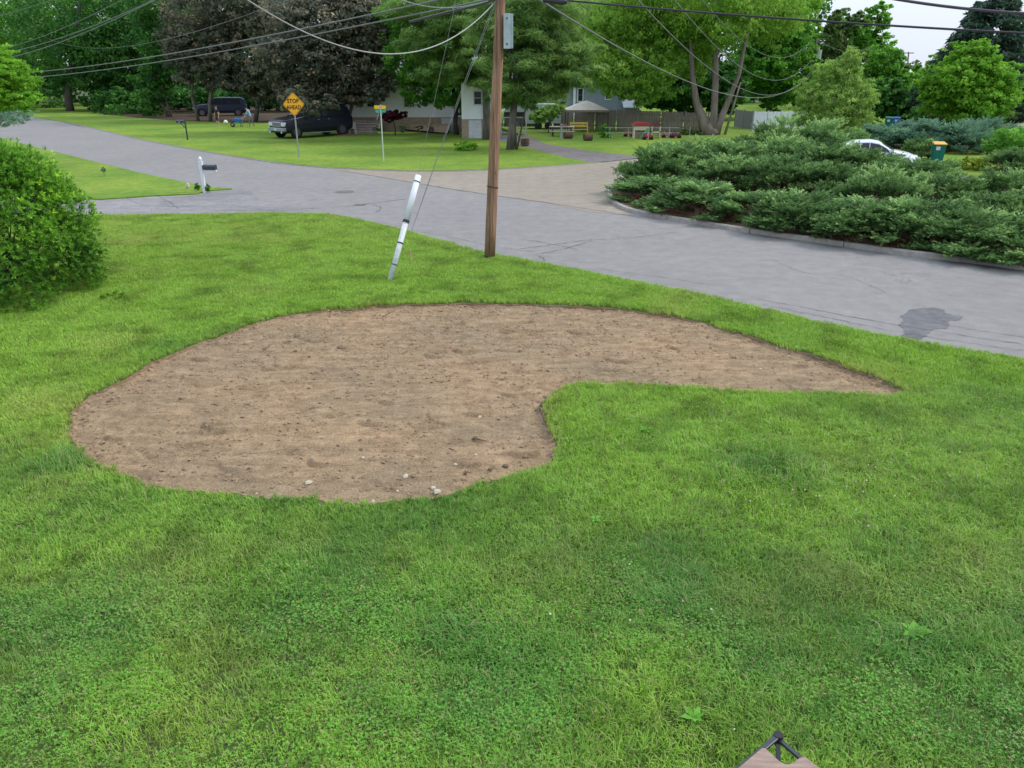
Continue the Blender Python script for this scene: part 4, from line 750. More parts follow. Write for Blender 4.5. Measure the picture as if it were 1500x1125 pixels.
# ------------------------------------------------------------------ spreading junipers
PROTO = {}
def juniper_proto(mk, i):
    """one mound of fine feathery sprays, unit radius 1.3 and height 1.2, shared between shrubs."""
    if (mk, i) in PROTO: return PROTO[(mk, i)]
    r, h, ns, k = 1.3, 1.2, 1250, 30; npd = 46                     # sprays sit on overlapping pads with dark gaps between
    Pd = unit(npd); Pd[:, 2] = np.abs(Pd[:, 2]); Pd *= rng.uniform(.62, 1.0, npd)[:, None]; pr_ = rng.uniform(.14, .36, npd); pt_ = rng.normal(0, .12, npd)
    pick = rng.integers(0, npd, ns); q_ = unit(ns) * (rng.random(ns) ** .45)[:, None]; q_[:, 2] = np.abs(q_[:, 2]) * .5
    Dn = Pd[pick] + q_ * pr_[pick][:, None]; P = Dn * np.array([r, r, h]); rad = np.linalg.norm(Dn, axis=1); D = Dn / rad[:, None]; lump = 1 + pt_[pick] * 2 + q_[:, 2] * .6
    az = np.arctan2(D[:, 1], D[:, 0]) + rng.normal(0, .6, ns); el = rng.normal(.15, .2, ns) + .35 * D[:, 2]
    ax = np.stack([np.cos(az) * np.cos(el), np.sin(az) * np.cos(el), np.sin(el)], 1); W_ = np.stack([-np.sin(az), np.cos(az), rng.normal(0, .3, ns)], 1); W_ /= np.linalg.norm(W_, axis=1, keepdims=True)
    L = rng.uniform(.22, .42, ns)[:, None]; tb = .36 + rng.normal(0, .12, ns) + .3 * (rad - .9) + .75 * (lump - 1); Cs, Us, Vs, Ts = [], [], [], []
    for j in range(k):
        t = (j + rng.random(ns)) / k; sd = rng.uniform(-1, 1, ns); off = sd * .36 * L[:, 0] * (1.15 - t); U = ax * .8 + W_ * (sd * .9)[:, None] + unit(ns) * .45; U[:, 2] += .28; U /= np.linalg.norm(U, axis=1, keepdims=True)
        l = (.030 + .022 * rng.random(ns))[:, None]; base = P + ax * L * t[:, None] + W_ * off[:, None]; base[:, 2] += rng.normal(0, .02, ns) + .10 * t ** 2 * L[:, 0] + .02
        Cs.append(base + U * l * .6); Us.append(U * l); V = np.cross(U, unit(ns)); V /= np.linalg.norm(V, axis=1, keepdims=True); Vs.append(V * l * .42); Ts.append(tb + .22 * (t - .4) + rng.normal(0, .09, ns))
    C = np.concatenate(Cs); U = np.concatenate(Us); V = np.concatenate(Vs); T = np.concatenate(Ts); ok = C[:, 2] > .0
    o = leaves('foliage', C[ok], U[ok], V[ok], T[ok], LM[mk], None, .3); f = o.data; bpy.data.objects.remove(o)
    nb = 150; D = unit(nb); D[:, 2] = np.abs(D[:, 2]) * .7; P = np.repeat(D * np.array([r, r, h]) * rng.uniform(.6, 1.0, nb)[:, None], 22, 0) + rng.normal(0, .07, (nb * 22, 3)); P[:, 2] = np.abs(P[:, 2]) + .02; U = unit(nb * 22)
    o = leaves('dead_twigs', P, U * .045, orient(U, nb * 22) * .012, rng.random(nb * 22), LM['brown'], None, .3); d = o.data; bpy.data.objects.remove(o)
    PROTO[(mk, i)] = (f, d); return PROTO[(mk, i)]
def juniper(label, px, py, rpx, h, m='juniper', n=380, brown=.0, group='spreading junipers massed on the corner bed'):
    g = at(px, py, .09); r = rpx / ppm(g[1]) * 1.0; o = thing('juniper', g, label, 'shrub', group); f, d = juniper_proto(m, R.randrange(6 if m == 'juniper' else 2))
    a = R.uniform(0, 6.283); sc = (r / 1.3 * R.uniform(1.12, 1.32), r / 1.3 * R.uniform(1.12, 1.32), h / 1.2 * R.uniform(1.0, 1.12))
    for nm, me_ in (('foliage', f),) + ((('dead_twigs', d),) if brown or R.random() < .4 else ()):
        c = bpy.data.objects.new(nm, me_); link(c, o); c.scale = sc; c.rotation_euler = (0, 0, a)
        if nm == 'dead_twigs': c['kind'] = 'stuff'
    b = MB()
    for _ in range(14):
        a = R.uniform(0, 6.283); rr = R.uniform(.6, .9) * r; b.tube(limb_path((R.uniform(-.1, .1), R.uniform(-.1, .1), 0), (math.cos(a) * rr, math.sin(a) * rr, h * R.uniform(.3, .7)), 5, .25, .05), [.035, .03, .025, .018, .012, .006], 5)
    b.build('branches', M_barkd, o); return o
kx = [p[0] for p in kerb_px[3:]] + [1600, 1700]; ky = [p[1] for p in kerb_px[3:]] + [407, 419]
def ky_(x): return float(np.interp(x, kx, ky))
where = {}
rows = []
for i, x in enumerate([965, 1035, 1110, 1185, 1265, 1345, 1425, 1505, 1590]): rows.append((x, ky_(x) - (19 if i else 24), 50 + i * 2, .80 + .05 * (i % 3), 430, .22, 'front row'))
rows += [(1255, 238, 24, 1.15, 300, 0, 'back row')]
rows += [(962, 284, 38, 1.1, 430, .0, 'tip')]
for i, x in enumerate([985, 1055, 1130, 1205, 1285, 1365, 1450, 1540]): rows.append((x, ky_(x) - 62, 46, [1.2, 1.25, 1.25, 1.2, 1.25, 1.1, 1.05, 1.25][i], 420, .06, 'second row'))
for i, x in enumerate([1000, 1060, 1130, 1195, 1262]): rows.append((x, 262, 44, [1.1, 1.4, 1.55, 1.55, 1.15][i], 400, 0, 'third row'))
for i, x in enumerate([1330, 1400, 1475, 1550]): rows.append((x, 288 + i * 6, 44, [1.15, .75, 1.15, 1.45][i], 380, 0, 'third row'))
for i, x in enumerate([1035, 1090, 1150, 1205]): rows.append((x, 240, 38, [.9, 1.25, 1.45, 1.6][i], 360, 0, 'back row'))
rows += [(1495, 262, 34, 1.0, 330, 0, 'back row')]
ordn = ['leftmost', 'second', 'third', 'fourth', 'fifth', 'sixth', 'seventh', 'eighth', 'ninth']; cnt = {}
for x, y, rp, h, n, br, rw in rows:
    k_ = cnt.get(rw, 0); cnt[rw] = k_ + 1
    lb = {'front row': 'low juniper with brown dead twigs along the kerb, %s of the kerb row', 'second row': 'green juniper just behind the kerb row, %s from the left', 'third row': 'green juniper mid mound in the third row, %s from the left', 'back row': 'juniper at the back ridge of the mound, %s from the left', 'tip': 'juniper at the left tip of the bed by the side street %s'}[rw] % (ordn[k_] if rw != 'tip' else 'mouth')
    jx, jy, jh = (R.uniform(-16, 16), R.uniform(-11, 11), R.uniform(.82, 1.06)) if rw in ('second row', 'third row') else (R.uniform(-8, 8), R.uniform(-3, 3), R.uniform(.85, 1.25))
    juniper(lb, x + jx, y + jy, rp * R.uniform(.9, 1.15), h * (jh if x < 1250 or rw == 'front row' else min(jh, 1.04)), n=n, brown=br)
for i, (x, y, rp, h) in enumerate([(1282, 214, 28, 1.05), (1322, 214, 30, 1.35), (1365, 218, 32, 1.5), (1408, 222, 32, 1.5), (1440, 216, 30, 1.4), (1345, 232, 20, .9)]):
    juniper('blue green juniper on the bank beyond the white car, %s from the left' % ordn[i], x, y, rp, h, 'blue_juniper' if i != 5 else 'juniper', 300, 0, 'blue green junipers beyond the white car')
for px, py, rpx, h, lb in [(1478, 250, 36, 1.9, 'spreading green yew at the right edge with a bare stem'), (1530, 240, 40, 2.0, 'green yew mostly cut off by the right edge')]:
    g = at(px, py); r = rpx / ppm(g[1]); o = thing('yew', g, lb, 'shrub', 'yews at the right edge')
    crown('foliage', o, g, [((g[0], g[1], h * .78), r, h * .28), ((g[0] - r * .6, g[1], h * .55), r * .6, h * .22), ((g[0] + r * .5, g[1] - .3, h * .5), r * .6, h * .3)], .07, 16000, LM['green'], aspect=.25, per=40, tint_bias=.0)
    b = MB()
    for a in (-.5, 0, .5, .9): b.tube(limb_path((0, 0, 0), (a * r, R.uniform(-.4, .4), h * .8), 5, .3), [.05, .045, .04, .03, .02, .01], 6)
    b.build('branches', M_barkd, o)
g = at(1425, 250); o = thing('golden_shrub', g, 'small golden yellow shrub in front of the right yew', 'shrub'); crown('foliage', o, g, [((g[0], g[1], .3), .8, .35)], .05, 2200, LM['yellow'], per=20)
g = at(908, 290, .09); o = thing('grass_tuft', g, 'yellowish dry tuft at the kerb by the left tip of the junipers', 'plant'); crown('foliage', o, g, [((g[0], g[1], .12), .3, .14)], .06, 500, LM['yellow'], per=20, aspect=.15)
# ------------------------------------------------------------------ utility pole, guy guard, wires
M_pole = mat('pole_wood', (.37, .225, .14), .9, col2=(.12, .066, .042), nscale=5, bump=1, bscale=8, stretch=(5, 5, .22), lo=.32, hi=.68)
M_poled = mat('creosote', (.055, .04, .035), .9, col2=(.10, .06, .045), nscale=4, stretch=(6, 6, .5))
M_butt = bpy.data.materials.new('creosote_stain'); M_butt.use_nodes = True     # tar stain that fades out raggedly a third of the way up
_n = M_butt.node_tree; _b = _n.nodes['Principled BSDF']; _b.inputs['Roughness'].default_value = .9; _tc = _n.nodes.new('ShaderNodeTexCoord'); _mp = _n.nodes.new('ShaderNodeMapping'); _mp.inputs['Scale'].default_value = (9, 9, .6)
_no = _n.nodes.new('ShaderNodeTexNoise'); _no.inputs['Scale'].default_value = 4; _no.inputs['Detail'].default_value = 6; _sp = _n.nodes.new('ShaderNodeSeparateXYZ'); _ma = _n.nodes.new('ShaderNodeMath'); _ma.operation = 'MULTIPLY_ADD'; _ma.inputs[1].default_value = -1.3
_rp = _n.nodes.new('ShaderNodeValToRGB'); _rp.color_ramp.elements[0].position = 0.0; _rp.color_ramp.elements[0].color = (.035, .026, .022, 1); _rp.color_ramp.elements[1].position = .5; _rp.color_ramp.elements[1].color = (.25, .145, .09, 1)
_n.links.new(_tc.outputs['Object'], _mp.inputs[0]); _n.links.new(_mp.outputs[0], _no.inputs['Vector']); _n.links.new(_tc.outputs['Object'], _sp.inputs[0]); _n.links.new(_no.outputs['Fac'], _ma.inputs[0]); _n.links.new(_sp.outputs['Z'], _ma.inputs[2]); _n.links.new(_ma.outputs[0], _rp.inputs['Fac']); _n.links.new(_rp.outputs['Color'], _b.inputs['Base Color'])
PB = at(717, 378, TURF)
pt = on(733, 0, PB[1] + .1); k_ = Vector(pt) - Vector(PB); PT = Vector(PB) + k_ * (10.6 / k_.z)
up_ = thing('utility_pole', PB, 'tall brown wooden utility pole at the edge of the near lawn', 'utility pole')
P = [Vector((0, 0, -.1)).lerp(PT - Vector(PB), i / 12) for i in range(13)]
b = MB(); b.tube(P, [.142 - .004 * i for i in range(13)], 20)
for a in range(5):                                             # drying checks: long dark slits standing proud as splinters
    t = 2.2 + a * 1.2; z0 = R.uniform(.5, 4); 
b.build('shaft', M_pole, up_, smooth=True)
b = MB(); q = (PT - Vector(PB)) / 10.6
b.tube([q * -.05, q * .05, q * .07], [.1435, .1425, .1405], 20, cap=False).build('butt', M_butt, up_)
b = MB()
for k in range(21):
    a0 = 2 * math.pi * k / 20; r_ = .147; 
    if k < 20:
        a1 = 2 * math.pi * (k + 1) / 20; p0 = q * (1.78 + .03 * math.cos(a0 + 2.4)) + Vector((r_ * math.cos(a0), r_ * math.sin(a0), 0)); p1 = q * (1.78 + .03 * math.cos(a1 + 2.4)) + Vector((r_ * math.cos(a1), r_ * math.sin(a1), 0)); b.tube([p0, p1], .011, 5)
b.build('band', mat('black_strap', (.03, .03, .03), .5), up_)
M_galv = mat('galvanised', (.42, .45, .46), .45, .5, col2=(.33, .36, .37), nscale=8)
M_box = mat('grey_green_box', (.33, .42, .42), .5, col2=(.27, .35, .36), nscale=6)
bp_ = Vector(on(744, 46, PB[1])) - Vector(PB); s = ppm(PB[1], bp_.z)
b = MB(); b.box((bp_.x - .09, bp_.y - .12, bp_.z - .36), (bp_.x + .12, bp_.y + .16, bp_.z + .36)); ob = b.build('equipment_box', M_box, up_, bevel=.012)
b = MB(); b.box((bp_.x - .10, bp_.y - .135, bp_.z - .37), (bp_.x + .06, bp_.y - .12, bp_.z + .37)); b.build('box_door', mat('box_door', (.40, .50, .50), .5), ob, bevel=.005)
b = MB()
for z in (-.27, .27): b.cyl((bp_.x - .02, bp_.y - .145, bp_.z + z), (bp_.x - .02, bp_.y - .13, bp_.z + z), .022, 10)
b.build('bolts', M_iron, ob, kind='stuff')
b = MB(); b.tube([(bp_.x, bp_.y, bp_.z - .36), (bp_.x + .08, bp_.y, bp_.z - .55), (bp_.x + .22, bp_.y, bp_.z - .8), (bp_.x + .2, bp_.y, bp_.z - 1.0)], .012, 6)
b.build('hanging_lead', mat('black_rubber', (.02, .02, .022), .6), up_)
for px, py in ((731, 34), (732, 87), (726, 252)):
    c = Vector(on(px, py, PB[1])) - Vector(PB); b = MB(); b.cyl((c.x, -.16, c.z), (c.x, -.10, c.z), .016, 8); b.build('bolt', M_iron, up_)
# guy guard
M_white = mat('white_plastic', (.62, .65, .67), .4, spec=.5, col2=(.62, .66, .68), nscale=6)
ga = Vector(at(571, 412, TURF)); gb = Vector(on(613, 257, ga.y + 1.0)); t = thing('guy_guard', ga, 'white plastic guard leaning along the anchor wire, with dark bands', 'guy wire guard')
d = gb - ga; b = MB(); b.tube([d * 0, d * .565], [.064, .064], 14); b.build('lower_sleeve', mat('weathered_white', (.60, .64, .65), .5, col2=(.45, .48, .48), nscale=14), t, smooth=True)
b = MB(); b.tube([d * .56, d], [.070, .072], 14); b.build('upper_sleeve', M_white, t, smooth=True)
for f, w in ((.155, .005), (.36, .006), (.565, .012), (.94, .004)):
    MB().tube([d * (f - w), d * (f + w)], .070 if f < .5 else .078, 14).build('band', mat('black_strap'), t)
M_wire =  mat('steel_wire', (.2, .22, .21), .6, .3); M_cable = mat('weathered_cable', (.17, .18, .175), .6); M_cabled = mat('black_cable', (.035, .035, .04), .5)
def wire(label, pts, r, m, cat='cable', name='cable', group='overhead cables'):
    b = MB(); b.tube(pts, r, 6); o = b.build(name, m); tag(o, label, cat, group); return o
def sagwire(label, A, B, mid, r, m, n=48, **kw):
    """A, B 3-D ends; hangs so that it passes the photo pixel mid."""
    A, B = Vector(A), Vector(B)
    def proj(p):
        v = Vector(p) - Vector((0, 0, CAMH)); dpt = v.y * CT - v.z * ST; return 750 + FPX * v.x / dpt, 562.5 - FPX * (v.y * ST + v.z * CT) / dpt
    lo, hi = .02, .98; sgn = 1 if proj(B)[0] > proj(A)[0] else -1
    for _ in range(40):
        t = (lo + hi) / 2
        if (proj(A.lerp(B, t))[0] - mid[0]) * sgn < 0: lo = t
        else: hi = t
    c = A.lerp(B, t); z = on(mid[0], mid[1], c.y)[2]; sag = (c.z - z) / (4 * t * (1 - t))
    return wire(label, [A.lerp(B, i / n) - Vector((0, 0, 4 * sag * (i / n) * (1 - i / n))) for i in range(n + 1)], r, m, **kw)
def PD(px, py, Y): return Vector(on(px, py, Y))
def polept(h, dx=0.0): return Vector(PB) + q * h + Vector((dx, 0, 0))
hz = lambda py: on(733, py, PB[1])[2]
wire('thin guy wire coming straight out of the top of the white guard', [gb - d * .05, Vector(on(668, 0, 19.2)), Vector(on(676, -40, 19.4))], .004, M_wire, 'wire', 'guy_wire', 'guy wires')
for i, (a_, b_) in enumerate((((605, 332), (727, 2)), ((603, 338), (723, 6)))):
    wire(('right' if i == 0 else 'left') + ' of the two close guy wires running from the guard to the pole', [Vector(on(*a_, ga.y + .6)), Vector(on(654, 196, 18.1)) if not i else Vector(on(652, 196, 18.1)), Vector(on(*b_, PB[1] - .1))], .005, M_wire, 'wire', 'guy_wire', 'guy wires')
HP = 8.2
sagwire('upper of the two long cables crossing the left trees low down', polept(hz(-18)), PD(-160, 92, 95), (300, 69), .020, M_cable)
sagwire('lower of the two long cables crossing the left trees low down', polept(hz(-2)), PD(-160, 101, 95), (300, 79), .018, M_cable)
sagwire('third lowest cable over the left trees, rising out of the top edge', polept(9.6, -.6), PD(-160, 70, 95), (100, 51), .018, M_cable)
sagwire('fourth lowest cable over the left trees, rising out of the top edge', polept(9.9, .5), PD(-160, 64, 95), (100, 46), .018, M_cable)
sagwire('thin cable high over the far left trees', polept(10.3, -.7), PD(-160, 55, 95), (100, 30), .014, M_cable)
sagwire('highest thin wire in the top left corner', polept(10.5), PD(-160, 18, 95), (40, 7), .012, M_cable)
sagwire('thin faint wire crossing the bronze maples', polept(7.8), PD(60, 52, 95), (300, 40), .010, M_cable)
sagwire('pale service drop sweeping down from the pole and back up over the bronze maples', polept(hz(4), -.1), PD(330, -22, 11.5), (600, 76.5), .011, mat('pale_cable', (.34, .36, .34), .6))
sagwire('short pale loop of cable left of the pole at the top edge', polept(hz(0), -.1), PD(570, -8, 22), (665, 11), .011, mat('pale_cable'))
b_ = [PD(x_, y_, 19 + (733 - x_) * .05) for x_, y_ in ((728, -3), (700, 8), (660, 17), (620, 27), (600, 32))]
wire('thick dark lashed bundle with splice left of the pole', b_, .035, M_cabled)
sagwire('thick black cable running right from the pole to the right edge', polept(hz(-6), .1), PD(1700, 58, 14), (1120, 25), .020, M_cabled)
sagwire('dark purple tinged cable in the top right corner', polept(9.1), PD(1700, 22, 13), (1380, 7), .024, mat('purple_cable', (.07, .055, .075), .5))
o = MB().tube([PD(795, 0, 18.3), PD(799, 0, 18.3), PD(826, 3, 18.0), PD(831, 3, 18.0)], [.03, .06, .06, .03], 10).build('splice_case', M_cabled); tag(o, 'black splice case hanging on the thick cable right of the pole', 'splice case')
# second pole
Q2 = (on(1183, 170, 88)[0], 88, 0); p2 = thing('utility_pole', Q2, 'distant leaning utility pole with a grey transformer behind the junipers', 'utility pole')
t2 = Vector(on(1196, 56, 88)) - Vector(Q2); MB().tube([(0, 0, -.1), t2], [.2, .13], 10).build('shaft', mat('pole_grey', (.23, .18, .15), .9, col2=(.15, .12, .1)), p2)
c = Vector(on(1197, 80, 88)) - Vector(Q2); ob = MB().cyl((c.x, -.3, c.z - .55), (c.x, -.3, c.z + .45), .32, 16).build('transformer', M_galv, p2)
MB().tube([(c.x, -.3, c.z + .45), (c.x, -.3, c.z + .8)], .05, 8).build('bushing', mat('porcelain', (.45, .45, .43), .3), ob)
def p2at(py): return Vector(on(1190, py, 88))
sg = 'cables between the two poles'
sagwire('lowest dark cable from the near pole dipping towards the distant pole', polept(hz(-30), .1), p2at(108), (1080, 140), .022, M_cable, group=sg)
sagwire('second lowest cable dipping towards the distant pole', polept(8.7, .3), p2at(102), (1100, 131.5), .018, M_cable, group=sg)
sagwire('third lowest cable dipping towards the distant pole', polept(9.8, .5), p2at(86), (1120, 112), .016, M_cable, group=sg)
sagwire('highest wire of those dipping towards the distant pole', polept(10.5, .6), p2at(58), (1135, 82), .013, M_cable, group=sg)
sagwire('thin wire leaving the distant pole top towards the crossarm pole', p2at(58), PD(1335, 100, 200), (1260, 84), .02, M_cable, group='far wires')
sagwire('thin wire leaving the distant pole below its transformer', p2at(85), PD(1345, 112, 200), (1270, 104), .02, M_cable, group='far wires')
Q3 = (on(1328, 130, 200)[0], 200, 0); p3 = thing('utility_pole', Q3, 'tiny far utility pole with a crossarm against the sky', 'utility pole'); t3 = Vector(on(1331, 76, 200)) - Vector(Q3)
MB().tube([(0, 0, 0), t3], [.22, .16], 8).build('shaft', mat('pole_grey'), p3); MB().bar((t3.x - 1.3, 0, t3.z - .25), (t3.x + 1.3, 0, t3.z - .25), .2).build('crossarm', mat('pole_grey'), p3)

# ------------------------------------------------------------------ signs and mailboxes
def text(parent, body, size, loc, m, rot, name='lettering', sx=1.0):
    c = bpy.data.curves.new(name, 'FONT'); c.body = body; c.size = size; c.align_x = 'CENTER'; c.align_y = 'CENTER'; c.extrude = .002; c.space_character = 1.05; c.offset = size * .03
    o = bpy.data.objects.new(name, c); link(o); dg = bpy.context.evaluated_depsgraph_get(); me = bpy.data.meshes.new_from_object(o.evaluated_get(dg)); bpy.data.objects.remove(o)
    me.materials.clear(); me.materials.append(m); o = bpy.data.objects.new(name, me); link(o, parent); o.location = loc; o.rotation_euler = rot; o.scale = (sx, 1, 1); return o
M_post = mat('sign_post', (.33, .36, .36), .6, .4); M_yel = mat('sign_orange_yellow', (.85, .42, .02), .5, col2=(.80, .38, .02), nscale=2); M_blk = mat('sign_black', (.03, .02, .015), .6)
g = at(438, 230, TURF); t = thing('stop_ahead_sign', g, 'diamond orange yellow sign reading STOP AHEAD on a grey post in the far lawn', 'road sign')
zc = on(431, 154, g[1])[2]; MB().box((-.035, -.02, -.1), (.035, .02, zc + .3)).build('post', M_post, t)
hd = .645; b = MB(); cut = .05
b.prism([(-hd + cut, zc + cut), (-hd + cut, zc - cut), (-cut, zc - hd + cut), (cut, zc - hd + cut), (hd - cut, zc - cut), (hd - cut, zc + cut), (cut, zc + hd - cut), (-cut, zc + hd - cut)], -.035, -.025)
sp = b.build('sign_plate', M_yel, t); b = MB()
for s0, s1 in (((-1, 0), (0, -1)), ((0, -1), (1, 0)), ((1, 0), (0, 1)), ((0, 1), (-1, 0))):
    r_ = hd * .93; b.bar((s0[0] * r_, -.037, zc + s0[1] * r_), (s1[0] * r_, -.037, zc + s1[1] * r_), .002, .016)
b.build('border', M_blk, sp)
text(sp, 'STOP', .30, (-.02, -.039, zc + .16), M_blk, (math.pi / 2, 0, 0), sx=.9); text(sp, 'AHEAD', .30, (.0, -.039, zc - .17), M_blk, (math.pi / 2, 0, 0), sx=.82)
t.rotation_euler = (0, 0, -.12)
g = at(562, 236, TURF); t = thing('street_name_sign', g, 'thin pale post with yellow and green street name blades', 'street sign')
MB().cyl((0, 0, -.1), (0, 0, 2.55), .032, 10).build('post', mat('pale_green_post', (.5, .58, .5), .5), t)
b = MB(); b.box((-.33, -.015, 2.68), (.28, .0, 2.86)); b.build('name_blade', mat('blade_yellow', (.85, .5, .03), .5), t, label='upper yellow name blade')
b = MB(); b.box((-.015, -.3, 2.62 - .12), (.0, .32, 2.64)); ob = b.build('name_blade', mat('blade_green', (.03, .30, .22), .5), t, label='lower green name blade'); ob.rotation_euler = (0, 0, -.9)
b = MB(); b.box((-.03, -.03, 2.5), (.03, .03, 2.9)); b.build('bracket', M_galv, t)
# white mailbox post
g = at(300, 281, TURF); t = thing('mailbox', g, 'black mailbox on a white square post with a finial at the driveway mouth', 'mailbox')
b = MB(); b.box((-.055, -.055, -.1), (.055, .055, .86)); b.build('post', M_white, t, bevel=.006)
b = MB(); b.box((-.068, -.068, .86), (.068, .068, 1.16)); b.box((-.08, -.08, 1.16), (.08, .08, 1.19)); b.tube([(0, 0, 1.19), (0, 0, 1.21), (0, 0, 1.25), (0, 0, 1.30), (0, 0, 1.35), (0, 0, 1.38)], [.04, .055, .072, .068, .035, .006], 14); b.build('post_cap', M_white, t, bevel=.004)
b = MB(); b.box((.04, -.05, .80), (.62, .05, .86)); b.build('arm', M_white, t, bevel=.006)
b = MB(); pr = [(-.085, .87), (-.085, .98)] + [(-.085 * math.cos(a), .98 + .085 * math.sin(a)) for a in np.linspace(.25, math.pi - .25, 7)] + [(.085, .98), (.085, .87)]
n = len(pr); b.add([(.09, y, z) for y, z in pr] + [(.60, y, z) for y, z in pr], [tuple(range(n)), tuple(reversed(range(n, 2 * n)))] + [(i, (i + 1) % n, n + (i + 1) % n, n + i) for i in range(n)])
mb = b.build('box', mat('black_metal', (.022, .026, .04), .35, spec=.6, col2=(.03, .035, .05)), t)
b = MB(); b.add([(.602, y * 1.05, .965 + (z - .965) * 1.04) for y, z in pr] + [(.615, y * 1.05, .965 + (z - .965) * 1.04) for y, z in pr], [tuple(range(n)), tuple(reversed(range(n, 2 * n)))] + [(i, (i + 1) % n, n + (i + 1) % n, n + i) for i in range(n)]); b.build('door', mat('black_metal'), mb)
t.rotation_euler = (0, 0, -.12)
for px, py, lb in ((289, 279, 'dark upright plant left of the white mailbox post'), (305, 281, 'dark upright plant right of the white mailbox post')):
    g = at(px, py, TURF); o = thing('plant', g, lb, 'plant'); crown('foliage', o, g, [((g[0], g[1], .16), .11, .16)], .05, 420, LM['maple'], per=20, aspect=.3)
g = at(275, 276, TURF); rb = MB(); rb.ball((0, 0, .10), .12, 8, sq=(.8, .6, 1.1), jit=.2); o = rb.build('stone', M_stone); o.location = g; tag(o, 'upright pale stone in the grass point left of the mailbox', 'stone')
g = at(153, 258, TURF); o = thing('sapling', g, 'tiny teal green sapling alone on the left grass strip', 'plant'); MB().tube([(0, 0, 0), (.01, 0, .3)], .01, 5).build('stem', M_barkd, o); crown('foliage', o, g, [((g[0], g[1], .3), .09, .18)], .05, 160, LM['blue_juniper'], per=16)
# black mailbox across the street
g = at(275, 205, TURF); t = thing('mailbox', g, 'small black mailbox on a slim black post across the street', 'mailbox')
MB().box((-.04, -.04, -.1), (.04, .04, 1.28)).build('post', mat('black_metal'), t)
MB().bar((0, 0, .78), (-.34, 0, 1.16), .05).build('brace', mat('black_metal'), t)
b = MB(); n = len(pr); b.add([(-.62, y, z + .3) for y, z in pr] + [(-.06, y, z + .3) for y, z in pr], [tuple(range(n)), tuple(reversed(range(n, 2 * n)))] + [(i, (i + 1) % n, n + (i + 1) % n, n + i) for i in range(n)]); mb = b.build('box', mat('black_metal'), t)
MB().box((-.42, -.10, 1.2), (-.36, -.088, 1.26)).build('flag', mat('dull_silver', (.5, .5, .5), .5), mb)
# survey stake
g = at(603, 392, TURF); t = thing('survey_stake', g, 'thin wooden stake with faded orange top in the grass by the guy guard', 'stake')
MB().box((-.014, -.008, -.05), (.014, .008, .42)).build('stake', mat('pale_wood', (.5, .42, .28), .9), t); MB().box((-.016, -.010, .25), (.016, .010, .33)).build('tape', mat('orange_tape', (.8, .3, .12), .6), t)

# ------------------------------------------------------------------ houses
def siding(b, x0, x1, z0, z1, y, mi=0, p=.14):
    z = z0
    while z < z1 - 1e-3:
        zt = min(z + p, z1); b.add([(x0, y - .022, z), (x1, y - .022, z), (x1, y - .004, zt), (x0, y - .004, zt)], [(0, 1, 2, 3)], mi); b.add([(x0, y, z), (x1, y, z), (x1, y - .022, z), (x0, y - .022, z)], [(0, 1, 2, 3)], mi); z = zt
def window(par, x0, x1, z0, z1, y, frame, glass, cols=1, rows=1):
    b = MB(); w = .07
    for a, c in (((x0 - w, y - .06, z0 - w), (x1 + w, y - .028, z0)), ((x0 - w, y - .06, z1), (x1 + w, y - .028, z1 + w)), ((x0 - w, y - .06, z0), (x0, y - .028, z1)), ((x1, y - .06, z0), (x1 + w, y - .028, z1))): b.box(a, c)
    f = b.build('window', frame, par); dx = (x1 - x0) / cols; dz = (z1 - z0) / rows
    for i in range(cols):
        for j in range(rows): MB().box((x0 + i * dx + .02, y - .044, z0 + j * dz + .02), (x0 + (i + 1) * dx - .02, y - .036, z0 + (j + 1) * dz - .02)).build('pane', glass, f)
    return f
M_glass = mat('dark_glass', (.012, .014, .016), .12, spec=.35, col2=(.02, .022, .025)); M_trim = mat('white_trim', (.72, .73, .74), .5)
M_side = mat('white_siding', (.88, .89, .92), .6, col2=(.83, .84, .88), nscale=2); M_roof = mat('grey_shingles', (.24, .25, .27), .9, col2=(.17, .18, .2), nscale=25, bump=.6)
M_found = mat('tan_foundation', (.42, .33, .26), .9, col2=(.34, .27, .21), nscale=3); M_door = mat('garage_door', (.66, .67, .72), .5)
xa = on(498, 190, 68)[0]; xb = on(690, 190, 68)[0]; t = thing('white_house', (0, 0, 0), 'white clapboard raised ranch house half hidden by trees, left of the pole', 'house')
Z0, ZE = 1.15, 3.95
b = MB(); b.box((xa, 68, -.1), (xb, 77, ZE)); b.build('wall', M_side, t); b = MB(); siding(b, xa, xb, Z0, ZE, 68); b.build('clapboards', M_side, t, kind='stuff')
b = MB(); b.box((xa, 67.97, -.1), (xb, 67.995, Z0 - .02)); b.build('foundation', M_found, t)
wx0 = on(677, 200, 60)[0]; wx1 = on(728, 200, 60)[0]
b = MB(); b.box((wx0, 60, -.1), (wx1, 67.9, ZE)); b.build('wing', M_side, t); b = MB(); siding(b, wx0, wx1, 1.4, ZE, 60); b.build('clapboards', M_side, t, kind='stuff')
b = MB(); b.box((wx0 - .02, 59.97, -.1), (wx1, 59.995, 1.38)); b.build('foundation', M_found, t)
def roof(par, x0, x1, y0, y1, ze, zr, m, ov=.35, name='roof'):
    b = MB(); ym = (y0 + y1) / 2; th = .14
    for s in (0, 1):
        ya = y0 - ov if s == 0 else y1 + ov; b.add([(x0 - ov, ya, ze - .12), (x1 + ov, ya, ze - .12), (x1 + ov, ym, zr), (x0 - ov, ym, zr), (x0 - ov, ya, ze - .12 + th), (x1 + ov, ya, ze - .12 + th), (x1 + ov, ym, zr + th), (x0 - ov, ym, zr + th)],
              [(0, 1, 2, 3), (7, 6, 5, 4), (0, 4, 5, 1), (3, 2, 6, 7), (0, 3, 7, 4), (1, 5, 6, 2)])
    return b.build(name, m, par)
